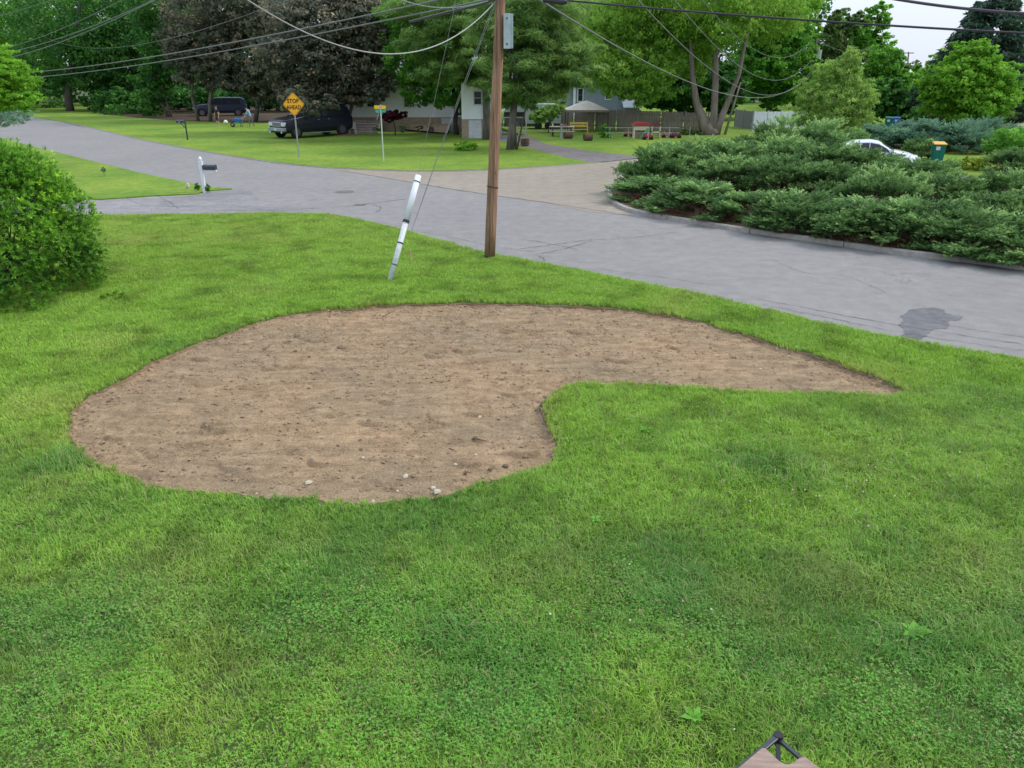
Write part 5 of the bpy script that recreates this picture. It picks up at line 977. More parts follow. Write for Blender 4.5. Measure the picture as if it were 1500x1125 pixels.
def gable(par, x0, x1, y0, y1, ze, zr, m):
    ym = (y0 + y1) / 2; b = MB()
    for x in (x0, x1): MB().add([(x, y0, ze), (x, y1, ze), (x, ym, zr)], [(0, 1, 2)]).build('gable', m, par)
rf = roof(t, xa, xb, 68, 77, ZE, 5.7, M_roof); gable(t, xa, xb, 68, 77, ZE, 5.7, M_side)
MB().box((xa - .4, 67.55, ZE - .16), (xb + .4, 67.62, ZE + .06)).build('gutter', mat('tan_gutter', (.45, .4, .34), .6), rf)
b = MB(); b.prism([(wx0 - .3, ZE - .05), (wx1 + .3, ZE - .05), ((wx0 + wx1) / 2, ZE + 1.2)], 59.6, 72); b.build('roof', M_roof, t)
for x0, x1, z0, z1 in ((on(585, 0, 68)[0], on(600, 0, 68)[0], 1.95, 3.3), (on(528, 0, 68)[0], on(545, 0, 68)[0], 1.95, 3.3), (on(622, 0, 68)[0], on(640, 0, 68)[0], 2.2, 3.4)): window(t, x0, x1, z0, z1, 68, M_trim, M_glass, 1, 2)
window(t, on(692, 0, 60)[0], on(703, 0, 60)[0], 2.4, 3.3, 60, M_trim, M_glass, 1, 2)
def gdoor(x0, x1, z1, y, par):
    d_ = MB().box((x0, y - .06, 0), (x1, y - .03, z1)).build('garage_door', M_door, par); dz = z1 / 3
    for j in range(3):
        for i in range(3): w = (x1 - x0) / 3; MB().box((x0 + i * w + .06, y - .072, j * dz + .05), (x0 + (i + 1) * w - .06, y - .061, (j + 1) * dz - .05)).build('panel', M_door, d_)
gdoor(on(641, 0, 68)[0], on(667, 0, 68)[0], 1.05, 68, t); gdoor(on(683, 0, 60)[0], on(703, 0, 60)[0], 1.3, 60, t)
MB().tube([(on(706, 0, 60)[0], 59.9, 0), (on(706, 0, 60)[0], 59.9, ZE - .1)], .05, 8).build('downspout', mat('blue_grey_pipe', (.2, .23, .3), .5), t)
# front steps and planted bank
st = thing('front_steps', (on(528, 190, 65)[0], 64.5, 0), 'weathered grey steps and railing left of the white house bank', 'steps')
M_deck = mat('grey_deck', (.30, .27, .25), .9, col2=(.22, .19, .18))
for i in range(5): MB().box((-1.3, i * .4 + .5, 0), (1.3, i * .4 + .93, .18 * (i + 1))).build('step', M_deck, st)
for x in (-1.35, 1.35):
    for y in (.5, 2.4): MB().box((x - .05, y - .05, 0), (x + .05, y + .05, 1.1 + (y > 1) * .8)).build('post', M_deck, st)
    MB().bar((x, .5, 1.05), (x, 2.4, 1.85), .08).build('rail', M_deck, st)
bank = [(on(512, 188, 63)[0], on(512, 188, 63)[1]), at(560, 190)[:2], at(600, 193)[:2], at(640, 197)[:2], at(655, 197)[:2], (on(660, 190, 67.9)[0], 67.9), (on(530, 190, 67.9)[0], 67.9)]
M_bank = mat('tan_mulch', (.44, .32, .20), .95, col2=(.34, .25, .17), nscale=2, bump=.8, bscale=12, coords='World')
V = []; F = []; n = 14; f_ = smooth_poly([(*at(508, 187)[:2],), at(560, 190)[:2], at(600, 193)[:2], at(655, 198)[:2]], 5, closed=False); m_ = len(f_)
for i, p in enumerate(f_):
    for k, (fr, z) in enumerate(((0, 0), (0, .12), (.5, .35), (1, .62))): V.append((p[0], p[1] + (67.95 - p[1]) * fr, z))
for i in range(m_ - 1):
    for k in range(3): F.append((i * 4 + k, (i + 1) * 4 + k, (i + 1) * 4 + k + 1, i * 4 + k + 1))
o = MB().add(V, F).build('planting_bank', M_bank); tag(o, 'sloping tan mulched bank in front of the white house', kind='structure')
b = MB()
for i in range(m_ - 1): b.bar((*f_[i], .08), (*f_[i + 1], .08), .05, .18)
o = b.build('bed_edging', mat('black_edging', (.02, .02, .022), .8)); tag(o, 'black edging strip along the tan mulched bank', 'edging')
for px, Y, h, lb in ((552, 64, 9, 'small dark plant at the left of the tan bank'), (590, 64.5, 6, 'low dark plant in the middle of the tan bank'), (614, 65, 9, 'thin stick like plant right of the middle of the tan bank'), (630, 64, 8, 'reddish plant at the right end of the tan bank')):
    c = on(px, 187, Y); o = thing('plant', (c[0], Y, .1), lb, 'plant', 'small plants on the tan bank'); crown('foliage', o, (c[0], Y, .1), [((c[0], Y, .45), .3, .25)], .07, 260, LM['copper' if px > 610 else 'maple'], per=13)

# grey shed / barn roof, lattice, pale truck body beyond the pines
t = thing('grey_shed', (0, 0, 0), 'small grey gabled shed seen between the pine trunks', 'shed')
sx0, sx1 = on(738, 0, 74)[0], on(790, 0, 74)[0]; zt = on(760, 150, 74)[2]
b = MB(); b.box((sx0, 74, -.1), (sx1, 79, 1.3)); b.build('wall', mat('dark_shed', (.06, .06, .07), .8), t)
b = MB(); b.prism([(sx0 - .2, 1.3), (sx1 + .2, 1.3), (on(768, 0, 74)[0], 2.6)], 73.7, 79.3); b.build('roof', mat('grey_metal_roof', (.36, .38, .39), .6), t)
t = thing('lattice_screen', (0, 0, 0), 'pale lattice screen beside the trunk of the driveway pine', 'lattice')
lx0, lx1 = on(733, 0, 62)[0], on(772, 0, 62)[0]; z1 = on(750, 172, 62)[2]; b = MB()
for i in range(-8, 22):
    for sgn in (1, -1):
        xs0 = lx0 + i * .16; p0 = [xs0, .3]; p1 = [xs0 + sgn * (z1 - .3), z1]
        if min(p0[0], p1[0]) < lx0 or max(p0[0], p1[0]) > lx1: continue
        b.bar((p0[0], 62 + .01 * sgn, p0[1]), (p1[0], 62 + .01 * sgn, p1[1]), .035, .01)
b.build('lattice', mat('pale_lattice', (.42, .40, .36), .8), t, kind='stuff')
for x in (lx0, lx1): MB().box((x - .05, 61.95, 0), (x + .05, 62.05, z1 + .1)).build('post', mat('pale_lattice'), t)
for z in (.3, z1): MB().bar((lx0, 62, z), (lx1, 62, z), .05, .06).build('rail', mat('pale_lattice'), t)
t = thing('camper', (0, 0, 0), 'pale grey white trailer body low behind the driveway pine', 'trailer')
cx0, cx1 = on(771, 0, 70)[0], on(826, 0, 70)[0]; M_cam = mat('trailer_white', (.36, .41, .43), .5)
b = MB(); b.prism([(cx0, .5), (cx1, .5), (cx1, 1.5), (cx1 - .5, 2.1), (cx0 + .5, 2.1), (cx0, 1.7)], 70, 72.2); b.build('body', M_cam, t, bevel=.05)
window(t, cx0 + .9, cx0 + 1.6, 1.0, 1.7, 70, M_trim, M_glass); window(t, cx0 + 2.1, cx0 + 2.5, 1.1, 1.7, 70, M_trim, M_glass)
for x in (cx0 + 1.1, cx1 - 1.1): MB().cyl((x, 69.95, .33), (x, 70.15, .33), .33, 16).build('wheel', mat('tyre', (.02, .02, .02), .9), t)
# blue grey house
t = thing('blue_grey_house', (0, 0, 0), 'blue grey clapboard house behind the wooden fence', 'house'); M_blue = mat('blue_grey_siding', (.20, .24, .29), .7, col2=(.17, .21, .25), nscale=2)
hx0, hx1 = on(844, 0, 86)[0], on(922, 0, 86)[0]; he = on(850, 122, 86)[2]
b = MB(); b.box((hx0, 86, -.1), (hx1, 96, he)); b.build('wall', M_blue, t); b = MB(); siding(b, hx0, hx1, 0, he, 86, p=.2); b.build('clapboards', M_blue, t, kind='stuff')
b = MB(); b.prism([(hx0 - .5, he - .2), (hx1 + .5, he - .2), ((hx0 + hx1) / 2, he + 2.6)], 85.6, 96.4); b.build('roof', mat('dark_roof', (.1, .105, .11), .9), t)
MB().box((hx0 - .02, 85.93, 0), (hx0 + .22, 85.975, he)).build('corner_board', M_trim, t)
window(t, on(851, 0, 86)[0], on(858, 0, 86)[0], on(850, 148, 86)[2], on(850, 130, 86)[2], 86, M_trim, M_glass, 1, 2)
window(t, on(893, 0, 86)[0], on(900, 0, 86)[0], on(850, 145, 86)[2], on(850, 132, 86)[2], 86, M_trim, M_glass, 1, 2)
ax0, ax1 = on(923.5, 0, 85)[0], on(946, 0, 85)[0]; az = on(930, 158, 85)[2]; b = MB(); b.box((ax0, 85, -.1), (ax1, 90, az)); b.build('extension', mat('grey_wall', (.3, .32, .34), .8), t)
b = MB(); b.add([(ax0 - .2, 84.6, az), (ax1 + .2, 84.6, az), (ax1 + .2, 88, az + 1.2), (ax0 - .2, 88, az + 1.2), (ax0 - .2, 84.6, az + .1), (ax1 + .2, 84.6, az + .1), (ax1 + .2, 88, az + 1.3), (ax0 - .2, 88, az + 1.3)], [(3, 2, 1, 0), (4, 5, 6, 7), (0, 1, 5, 4), (1, 2, 6, 5), (2, 3, 7, 6), (3, 0, 4, 7)]); b.build('extension_roof', mat('pale_roof', (.55, .62, .66), .6), t)
# far brick house
t = thing('brick_house', (0, 0, 0), 'far red brick house with white porch glimpsed right of the willow shrub', 'house')
M_brick = mat('red_brick', (.28, .13, .10), .9, col2=(.2, .09, .07), nscale=12); bx0, bx1 = on(1238, 0, 92)[0], on(1282, 0, 92)[0]; zt = on(1260, 134, 92)[2]
b = MB(); b.box((bx0, 92, -.1), (bx1, 99, zt)); b.build('wall', M_brick, t)
MB().box((bx0 - .3, 91.7, zt), (bx1 + .3, 91.95, zt + .25)).build('gutter', M_trim, t)
b = MB(); b.prism([(bx0 - .4, zt + .1), (bx1 + .4, zt + .1), (bx1 - 1, zt + 1.0), (bx0 + 1, zt + 1.0)], 91.96, 99.3); b.build('roof', mat('brown_roof', (.13, .1, .08), .9), t)
window(t, on(1254, 0, 92)[0], on(1262, 0, 92)[0], on(0, 146, 92)[2], on(0, 137, 92)[2], 92, M_trim, M_glass)
px0, px1 = on(1232, 0, 84)[0], on(1266, 0, 84)[0]; zp = on(1250, 160, 84)[2]; b = MB(); b.box((px0, 84, 0), (px1, 91.6, zp - .5)); b.build('porch_wall', M_brick, t)
b = MB(); b.box((px0 - .2, 83.8, zp), (px1 + .2, 91.7, zp + .15)); b.build('porch_roof', mat('brown_roof'), t)
window(t, px0 + .2, px1 - .2, .95, zp - .1, 84.05, M_trim, M_glass, 5, 1)

# ------------------------------------------------------------------ wooden fence, vinyl fences
M_fence = mat('weathered_cedar', (.34, .28, .25), .9, col2=(.22, .18, .16), nscale=3, stretch=(8, 8, .6))
def fence(label, A, B, h0, h1, m, pw=.14, gap=.012, npan=6, step=0, cat='fence', postm=None):
    A, B = Vector((*A[:2], 0)), Vector((*B[:2], 0)); t = thing('fence', A, label, cat); d = (B - A); L = d.length; d.normalize(); rz = math.atan2(d.y, d.x); t.rotation_euler = (0, 0, rz); w = L / npan
    pb = MB().box((-.06, -.06, -.05), (.06, .06, 1)).build('post', postm or m, t); pb.scale = (1, 1, h0 + .08)
    for i in range(1, npan + 1): c = pb.copy(); link(c, t); c.location = (i * w, 0, 0); c.scale = (1, 1, h0 + (h1 - h0) * i / npan + .08)
    for i in range(npan):
        b = MB(); x = i * w + .07; h = h0 + (h1 - h0) * (i + .5) / npan
        while x < (i + 1) * w - .07 - pw * .5: b.box((x, -.03 + R.uniform(-.004, .004), .05), (x + pw - gap, -.01, h + R.uniform(-.015, .015))); x += pw
        b.build('panel', m, t, kind='stuff'); MB().box((i * w + .06, -.005, .35), ((i + 1) * w - .06, .04, .45)).build('rail', m, t); MB().box((i * w + .06, -.005, h - .35), ((i + 1) * w - .06, .04, h - .25)).build('rail', m, t)
    return t
fence('weathered brown board fence behind the gazebo and playhouse', on(812, 190, 71), on(1035, 205, 66), 1.75, 1.55, M_fence, npan=7)
M_vin = mat('white_vinyl', (.52, .57, .64), .45); fence('white vinyl privacy fence between silver maple and willow shrub', on(1102, 195, 68), on(1178, 195, 72), 1.55, 1.45, M_vin, .2, .008, 4)
fence('grey board fence joining the white vinyl fence behind the silver maple', on(1075, 195, 74), on(1100, 195, 70), 1.5, 1.5, mat('grey_boards', (.25, .25, .25), .9), .15, .012, 2)
fence('white vinyl fence cut off by the right edge of the picture', on(1465, 200, 52), on(1570, 200, 55), 1.25, 1.3, M_vin, .2, .008, 4)

# ------------------------------------------------------------------ garden things
g = (on(858, 190, 68)[0], 68, 0); t = thing('gazebo', g, 'pop up gazebo with a cream canopy in front of the fence', 'gazebo'); w = 30 / ppm(68); zc = on(858, 160, 68)[2]; zt = on(858, 149, 68)[2]; M_can = mat('cream_canopy', (.60, .55, .46), .8); M_dk = mat('dark_metal', (.05, .045, .04), .5)
b = MB(); e = [(-w, -w), (w, -w), (w, w), (-w, w)]; s_ = [(-w * .35, -w * .35), (w * .35, -w * .35), (w * .35, w * .35), (-w * .35, w * .35)]; V = [(x, y, zc) for x, y in e] + [(x, y, zt - .1) for x, y in s_] + [(0, 0, zt + .1)]
b.add(V, [(i, (i + 1) % 4, 4 + (i + 1) % 4, 4 + i) for i in range(4)] + [(4 + i, 4 + (i + 1) % 4, 8) for i in range(4)]); cn = b.build('canopy', M_can, t)
so2 = cn.modifiers.new('thick', 'SOLIDIFY'); so2.thickness = .02
b = MB()
for i in range(4): p_, q_ = e[i], e[(i + 1) % 4]; b.add([(*p_, zc), (*q_, zc), (*q_, zc - .16), (*p_, zc - .16)], [(0, 1, 2, 3)])
o = b.build('valance', mat('brown_valance', (.25, .2, .16), .8), t); o.modifiers.new('thick', 'SOLIDIFY').thickness = .02
for x, y in e: MB().box((x * .95 - .04, y * .95 - .04, 0), (x * .95 + .04, y * .95 + .04, zc)).build('leg', M_dk, t)
M_ybench = mat('yellow_paint', (.55, .42, .06), .6)
g = (on(848, 192, 63.5)[0], 63.5, 0); t = thing('yellow_bench', g, 'yellow painted wooden bench by the gazebo', 'bench')
for i, z in enumerate((.62, .82)): MB().box((-.7, .22, z), (.7, .26, z + .14)).build('back_slat', M_ybench, t)
for y in (-.2, 0): MB().box((-.72, y - .08, .42), (.72, y + .10, .46)).build('seat_slat', M_ybench, t)
for x in (-.66, .66):
    MB().box((x - .04, -.26, 0), (x + .04, -.18, .6)).build('leg', M_ybench, t); MB().box((x - .04, .18, 0), (x + .04, .25, .98)).build('leg', M_ybench, t); MB().box((x - .05, -.28, .6), (x + .05, .2, .64)).build('armrest', M_ybench, t)
g = (on(823, 192, 62)[0], 62, 0); t = thing('picnic_table', g, 'picnic table with pale benches and reddish things on it left of the yellow bench', 'picnic table'); M_pt = mat('pale_table', (.50, .44, .36), .8)
for i in range(4): MB().box((-.95, -.36 + i * .18, .72), (.95, -.20 + i * .18, .76)).build('table_board', M_pt, t)
for y in (-.75, .75): MB().box((-.95, y - .12, .42), (.95, y + .12, .46)).build('bench_board', M_pt, t)
for x in (-.7, .7):
    MB().bar((x, -.7, 0), (x, -.25, .72), .08).build('leg', M_dk, t); MB().bar((x, .7, 0), (x, .25, .72), .08).build('leg', M_dk, t); MB().bar((x, -.8, .40), (x, .8, .40), .06).build('brace', M_dk, t)
o = MB().box((-.25, -.15, 0), (.3, .15, .12)).build('red_box', mat('dull_red', (.4, .12, .08), .7), None, bevel=.02); o.location = (g[0] + .1, g[1], .762); tag(o, 'reddish box lying on the picnic table', 'box')
# playhouse
g = (on(938, 196, 60)[0], 60, 0); t = thing('playhouse', g, 'childrens plastic playhouse with a red roof before the fence', 'playhouse'); M_cr = mat('cream_plastic', (.62, .55, .38), .5); M_red = mat('red_plastic', (.36, .05, .05), .4); M_gp = mat('green_plastic', (.08, .35, .15), .5)
for x in (-.55, .45): MB().box((x, -.35, 0), (x + .1, .35, .95)).build('wall', M_cr, t)
MB().box((-.45, -.35, .62), (.45, -.27, .95)).build('lintel', M_cr, t); MB().box((-.55, .3, 0), (.55, .38, .95)).build('wall', M_cr, t)
b = MB(); b.prism([(-.68, .93), (.68, .93), (.4, 1.18), (-.4, 1.18)], -.45, .45); b.build('roof', M_red, t, bevel=.03); MB().bar((-.1, -.6, .1), (.55, -.4, .8), .25, .06).build('slide', M_gp, t)
g = (on(960, 197, 60)[0], 60, 0); t = thing('play_tower', g, 'second cream plastic play unit with a dark red roof right of the playhouse', 'playhouse')
for x in (-.35, .25): MB().box((x, -.25, 0), (x + .08, .25, .95)).build('post', M_cr, t)
MB().box((-.35, -.25, .45), (.33, .25, .52)).build('floor', M_cr, t); b = MB(); b.prism([(-.42, .95), (.42, .95), (0, 1.3)], -.32, .32); b.build('roof', mat('maroon_plastic', (.16, .04, .05), .5), t)
def tubbike(label, px, Y, m, name='ride_on_toy'):
    g = (on(px, 200, Y)[0], Y, 0); t = thing(name, g, label, 'toy'); b = MB(); b.prism([(-.35, .15), (.3, .15), (.38, .35), (.1, .42), (-.05, .3), (-.3, .55)], -.16, .16); b.build('body', m, t, bevel=.03)
    for x in (-.25, .25): MB().cyl((x, -.2, .13), (x, .2, .13), .13, 12).build('wheel', mat('tyre'), t)
tubbike('red plastic ride on toy leaning right of the playhouse', 949, 58.5, M_red); tubbike('faded red toy left of the playhouse', 921, 61.5, mat('faded_red', (.4, .12, .08), .7)); tubbike('pinkish toy car at the foot of the fence right of the playhouse', 977, 60.5, mat('pink_plastic', (.40, .16, .18), .6)); tubbike('dark red toy near the silver maple trunk', 990, 60, mat('maroon_plastic'))
M_log = mat('rusty_bale', (.15, .09, .06), .95, col2=(.09, .055, .04), nscale=10, bump=.8)
for px, py, lb in ((832, 203, 'round rusty brown bale on the lawn nearer the driveway'), (861, 206, 'round brown bale right of the other bale on the lawn')):
    g = at(px, py, TURF); b = MB(); b.tube([(-.3, 0, .24), (-.29, 0, .24), (.29, 0, .24), (.3, 0, .24)], [.18, .25, .25, .18], 14); o = b.build('bale', M_log); o.location = g; o.rotation_euler = (0, 0, .3); tag(o, lb, 'bale', 'brown bales on the lawn')
g = at(769, 215); t = thing('barrel_planter', (g[0], g[1], .05), 'brown wooden half barrel at the edge of the dark driveway', 'planter'); b = MB(); b.tube([(0, 0, 0), (0, 0, .22), (0, 0, .45)], [.24, .29, .27], 16, cap=False); b.build('staves', mat('barrel_wood', (.12, .065, .05), .8), t); MB().cyl((0, 0, .02), (0, 0, .40), .24, 16).build('soil_fill', M_mulch, t)
for z in (.1, .36): MB().tube([(0, 0, z), (0, 0, z + .04)], .295, 16, cap=False).build('hoop', M_iron, t)
g = at(757, 213); t = thing('wood_frame', (g[0], g[1], .05), 'pale wooden stair stringer leaning by the driveway pine', 'lumber'); MB().bar((.35, 0, 0), (0, 0, 1.15), .09, .06).build('stringer', mat('pale_wood'), t); MB().bar((.1, 0, .25), (1.1, 0, .45), .05, .3).build('board', mat('pale_wood'), t); MB().bar((.3, .1, 0), (.25, .1, .5), .06, .06).build('prop', mat('pale_wood'), t)
g = at(822, 204, TURF); t = thing('post', g, 'short pale blue grey post on the lawn by the driveway', 'post'); MB().box((-.06, -.06, 0), (.06, .06, 1.0)).build('shaft', mat('blue_grey_paint', (.3, .38, .4), .7), t); MB().box((-.09, -.09, 1.0), (.09, .09, 1.06)).build('cap', mat('blue_grey_paint'), t)
t = thing('wire_fence', (0, 0, 0), 'thin low wire fence across the lawn before the playhouse', 'fence')
for i, px in enumerate((893, 920, 950, 980, 1010)):
    c = on(px, 200, 58); MB().cyl((c[0], 58, 0), (c[0], 58, .95), .02, 6).build('post', M_galv, t)
for z in (.55, .9): MB().tube([(on(893, 0, 58)[0], 58, z), (on(1010, 0, 58)[0], 58, z)], .012, 5).build('wire', M_galv, t)
# mulch ring, chair, red can
g = at(505, 198, TURF); b = MB(); b.tube([(0, 0, 0), (0, 0, .06), (0, 0, .09)], [1.0, .85, .2], 24, cap=True); o = b.build('mulch_ring', mat('red_mulch', (.17, .09, .06), .95, col2=(.11, .06, .04), nscale=10, bump=.6)); o.location = g; tag(o, 'ring of reddish mulch at the foot of the largest bronze maple', kind='structure')
g = at(517, 196, TURF); t = thing('garden_chair', g, 'white plastic garden chair beside the trunk with the mulch ring', 'chair'); M_wp = mat('white_chair', (.72, .7, .64), .4)
MB().box((-.24, -.24, .40), (.24, .22, .44)).build('seat', M_wp, t, bevel=.02); b = MB(); b.prism([(-.24, .44), (.24, .44), (.22, .80), (.12, .88), (-.12, .88), (-.22, .80)], .20, .24); b.build('backrest', M_wp, t)
for x in (-.22, .22):
    for y in (-.22, .2): MB().bar((x * 1.15, y * 1.15, 0), (x, y, .42), .05).build('leg', M_wp, t)
    MB().bar((x * 1.1, -.24, .64), (x * 1.1, .22, .66), .05, .03).build('armrest', M_wp, t); MB().bar((x * 1.1, -.22, .4), (x * 1.1, -.22, .65), .04).build('arm_support', M_wp, t)
g = at(496, 194, TURF); t = thing('red_can', (g[0], g[1] + .6, TURF), 'upright red container half hidden behind the maple trunk', 'container'); MB().tube([(0, 0, 0), (0, 0, 1.0)], [.2, .24], 14).build('body', mat('red_paint', (.42, .04, .04), .5), t); MB().tube([(0, 0, 1.0), (0, 0, 1.06), (0, 0, 1.12)], [.26, .26, .1], 14).build('lid', mat('red_paint'), t)
g = at(331, 182, TURF); b = MB(); b.ball((0, 0, .2), .2, 14); o = b.build('ball', mat('white_ball', (.7, .7, .66), .5), smooth=True); o.location = g; tag(o, 'white ball on the grass between the two people', 'ball')
g = at(345, 186, TURF)
# recycling bins
def bin_(label, px, py, s, body, lid, tilt=0.0):
    g = at(px, py, TURF); t = thing('wheeled_bin', g, label, 'bin', 'wheeled recycling bins', -.25); b = MB(); b.box((-.24 * s, -.28 * s, .06), (.24 * s, .28 * s, .92 * s), taper=1.18); b.build('body', body, t, bevel=.02)
    MB().add([(-.31 * s, -.36 * s, .93 * s), (.31 * s, -.36 * s, .93 * s), (.31 * s, .34 * s, .99 * s), (-.31 * s, .34 * s, .99 * s), (-.31 * s, -.36 * s, .97 * s), (.31 * s, -.36 * s, .97 * s), (.29 * s, .32 * s, 1.06 * s), (-.29 * s, .32 * s, 1.06 * s)], [(3, 2, 1, 0), (4, 5, 6, 7), (0, 1, 5, 4), (1, 2, 6, 5), (2, 3, 7, 6), (3, 0, 4, 7)]).build('lid', lid, t)
    for x in (-.25, .25): MB().cyl((x * s - .02, .30 * s, .1), (x * s + .02, .30 * s, .1), .1, 12).build('wheel', mat('tyre'), t)
    MB().box((-.2 * s, -.345 * s, .66 * s), (-.0, -.335 * s, .84 * s)).build('sticker', mat('sticker_white', (.6, .62, .65), .5), t)
    MB().bar((-.22 * s, .38 * s, .95 * s), (.22 * s, .38 * s, .95 * s), .03).build('handle', body, t)
M_bg = mat('bin_green', (.01, .15, .13), .45); M_by = mat('bin_yellow', (.65, .36, .05), .5)
bin_('dark green wheeled bin with a yellow orange lid on the lawn behind the junipers', 1371, 238, 1.0, M_bg, M_by); bin_('dark green wheeled bin far off beside the blue one', 1300, 190, 1.0, M_bg, M_bg)
bin_('blue wheeled bin far off beside the dark green one', 1311, 189, .95, mat('bin_blue', (.03, .13, .4), .45), mat('bin_blue'))

# ------------------------------------------------------------------ vehicles
def vehicle(name, label, loc, rz, st, belt_frac, paint, glassr, wheels, wr, cat, group=None, low=.25):
    """st: stations (x, half width, z bottom, z belt, z top, roof half width) front (+x) to rear."""
    t = thing(name, loc, label, cat, group, rz); b = MB(); secs = []
    for x, hw, zb, zl, zt_, rw in st:
        h = [(hw * .92, zb), (hw, zb + (zl - zb) * .3), (hw * 1.0, zb + (zl - zb) * .7), (hw * .97, zl), (rw, zt_ - (.04 if zt_ > zl + .1 else 0)), (rw * .8, zt_)]
        secs.append([(x, y, z) for y, z in h] + [(x, -y, z) for y, z in reversed(h)])
    n = 12; V = [p for s in secs for p in s]; F = [tuple(range(n))[::-1], tuple((len(secs) - 1) * n + k for k in range(n))]
    for i in range(len(secs) - 1):
        for k in range(n): F.append((i * n + k, i * n + (k + 1) % n, (i + 1) * n + (k + 1) % n, (i + 1) * n + k))
    b.add(V, F); bo = b.build('body', paint, t, bevel=.025)
    def sidept(i, f, sgn, off=.012):
        x, hw, zb, zl, zt_, rw = st[i]; return np.array([x, sgn * ((hw * .97) + (rw - hw * .97) * f + off), zl + (zt_ - .04 - zl) * f])
    for (i, j, f0, f1, a, c) in glassr:
        for sgn in (1, -1):
            A, B = sidept(i, f0, sgn), sidept(j, f0, sgn); D_, C_ = sidept(i, f1, sgn), sidept(j, f1, sgn); L = lambda u, v, k: u + (v - u) * k
            V = [L(A, B, a), L(A, B, c), L(D_, C_, c), L(D_, C_, a)]; MB().add([tuple(v) for v in V], [(0, 1, 2, 3)]).build('side_window', M_glass, t)
    def across(i, j, nm):
        x0, hw0, zb0, zl0, zt0, rw0 = st[i]; x1, hw1, zb1, zl1, zt1, rw1 = st[j]; sg_ = 1 if x0 > x1 else -1; e_ = .015 * (1 if nm == 'windshield' else -1)
        MB().add([(x0 + e_, -hw0 * .85, zt0 + .03), (x0 + e_, hw0 * .85, zt0 + .03), (x1 + e_ + .03 * (1 if nm == 'windshield' else -1), rw1 * .84, zt1 - .03), (x1 + e_ + .03 * (1 if nm == 'windshield' else -1), -rw1 * .84, zt1 - .03)], [(0, 1, 2, 3)]).build(nm, M_glass, t)
    t['_'] = 0; del t['_']
    for x in wheels:
        for sgn in (1, -1):
            y = sgn * (st[len(st) // 2][1] - .10); w_ = MB().tube([(x, y - .11 * 1, wr), (x, y - .09, wr), (x, y + .09, wr), (x, y + .11, wr)], [wr * .9, wr, wr, wr * .9], 20).build('wheel', mat('tyre'), t)
            MB().cyl((x, y + sgn * .10, wr), (x, y + sgn * .125, wr), wr * .62, 16).build('rim', mat('dull_rim', (.14, .14, .15), .35, .7), w_)
            MB().cyl((x, y + sgn * .06, wr + .02), (x, y + sgn * .113, wr + .02), wr * 1.14, 20).build('wheel_arch', mat('arch_black', (.012, .012, .013), .9), t)
            # push wheels outward so the arch stays behind them
            w_.location = (0, sgn * .03, 0)
    return t, across
M_navy = mat('navy_paint', (.006, .008, .018), .3, spec=.45, col2=(.008, .01, .022)); M_chr = mat('chrome', (.6, .6, .6), .2, .9); M_lamp = mat('lamp_glass', (.62, .66, .68), .15, spec=.7); M_pl = mat('plate', (.5, .55, .6), .5)
# pickup: nose points left and towards the camera
cp = at(452, 203); st = [(2.85, .88, .42, .80, 1.00, .80), (2.78, .96, .36, .92, 1.12, .88), (2.3, 1.0, .34, 1.0, 1.22, .90), (1.35, 1.0, .36, 1.12, 1.30, .92), (1.2, 1.0, .36, 1.15, 1.34, .92), (.55, 1.0, .36, 1.2, 1.92, .74), (.3, 1.0, .36, 1.2, 1.96, .74), (-.9, 1.0, .36, 1.2, 1.98, .74), (-2.4, 1.0, .38, 1.2, 1.96, .74), (-2.75, 1.0, .4, 1.2, 1.80, .76), (-2.92, 1.0, .46, 1.2, 1.26, .92), (-2.98, .98, .55, 1.15, 1.20, .92)]
st = [(x, a, b_, c * 1.06, d_ * 1.06, e_) for x, a, b_, c, d_, e_ in st]
t, ac = vehicle('parked_suv', 'black full size suv parked on the far lawn behind the diamond sign', (cp[0] - .1, cp[1] + 1.6, TURF), math.radians(229), st, .5, M_navy, [(4, 5, .12, .85, .3, 1), (6, 7, .12, .85, -.18, .46), (6, 7, .12, .85, .54, 1), (7, 8, .12, .85, .06, .94)], (1.95, -1.95), .42, 'suv')
t.scale = (1.06, 1.06, 1.1)
ac(4, 5, 'windshield')
for s in (-1, 1): MB().bar((.2, s * .66, 2.13), (-2.4, s * .66, 2.13), .05).build('roof_rail', M_chr, t)
for s in (-1, 1): MB().box((2.70, s * .74 - .2, .80), (2.87, s * .74 + .2, 1.04)).build('headlight', M_lamp, t, bevel=.02); MB().bar((1.0, s * 1.12, 1.32), (1.0, s * 1.22, 1.32), .26, .2).build('mirror', M_navy, t)
gr_ = MB().box((2.78, -.50, .76), (2.89, .50, 1.06)).build('grille', M_chr, t, bevel=.02); MB().box((2.885, -.45, .80), (2.90, .45, 1.02)).build('mesh', mat('grille_dark', (.15, .16, .18), .5), gr_)
MB().box((2.75, -.98, .48), (2.98, .98, .70)).build('bumper', mat('steel_bumper', (.35, .37, .42), .3, .6), t, bevel=.03); MB().box((2.985, -.16, .52), (2.995, .16, .66)).build('licence_plate', M_pl, t)
for s in (-1, 1): MB().cyl((2.97, s * .7, .42), (2.99, s * .7, .42), .07, 12).build('fog_lamp', M_lamp, t); MB().box((-.9, s * .98 - .06, .30), (1.3, s * .98 + .08, .36)).build('running_board', M_chr, t)
for s in (-1, 1): 
    for x in (.05, -.85): MB().box((x - .08, s * 1.005 - .012, 1.14), (x + .08, s * 1.005 + .012, 1.17)).build('door_handle', M_chr, t)
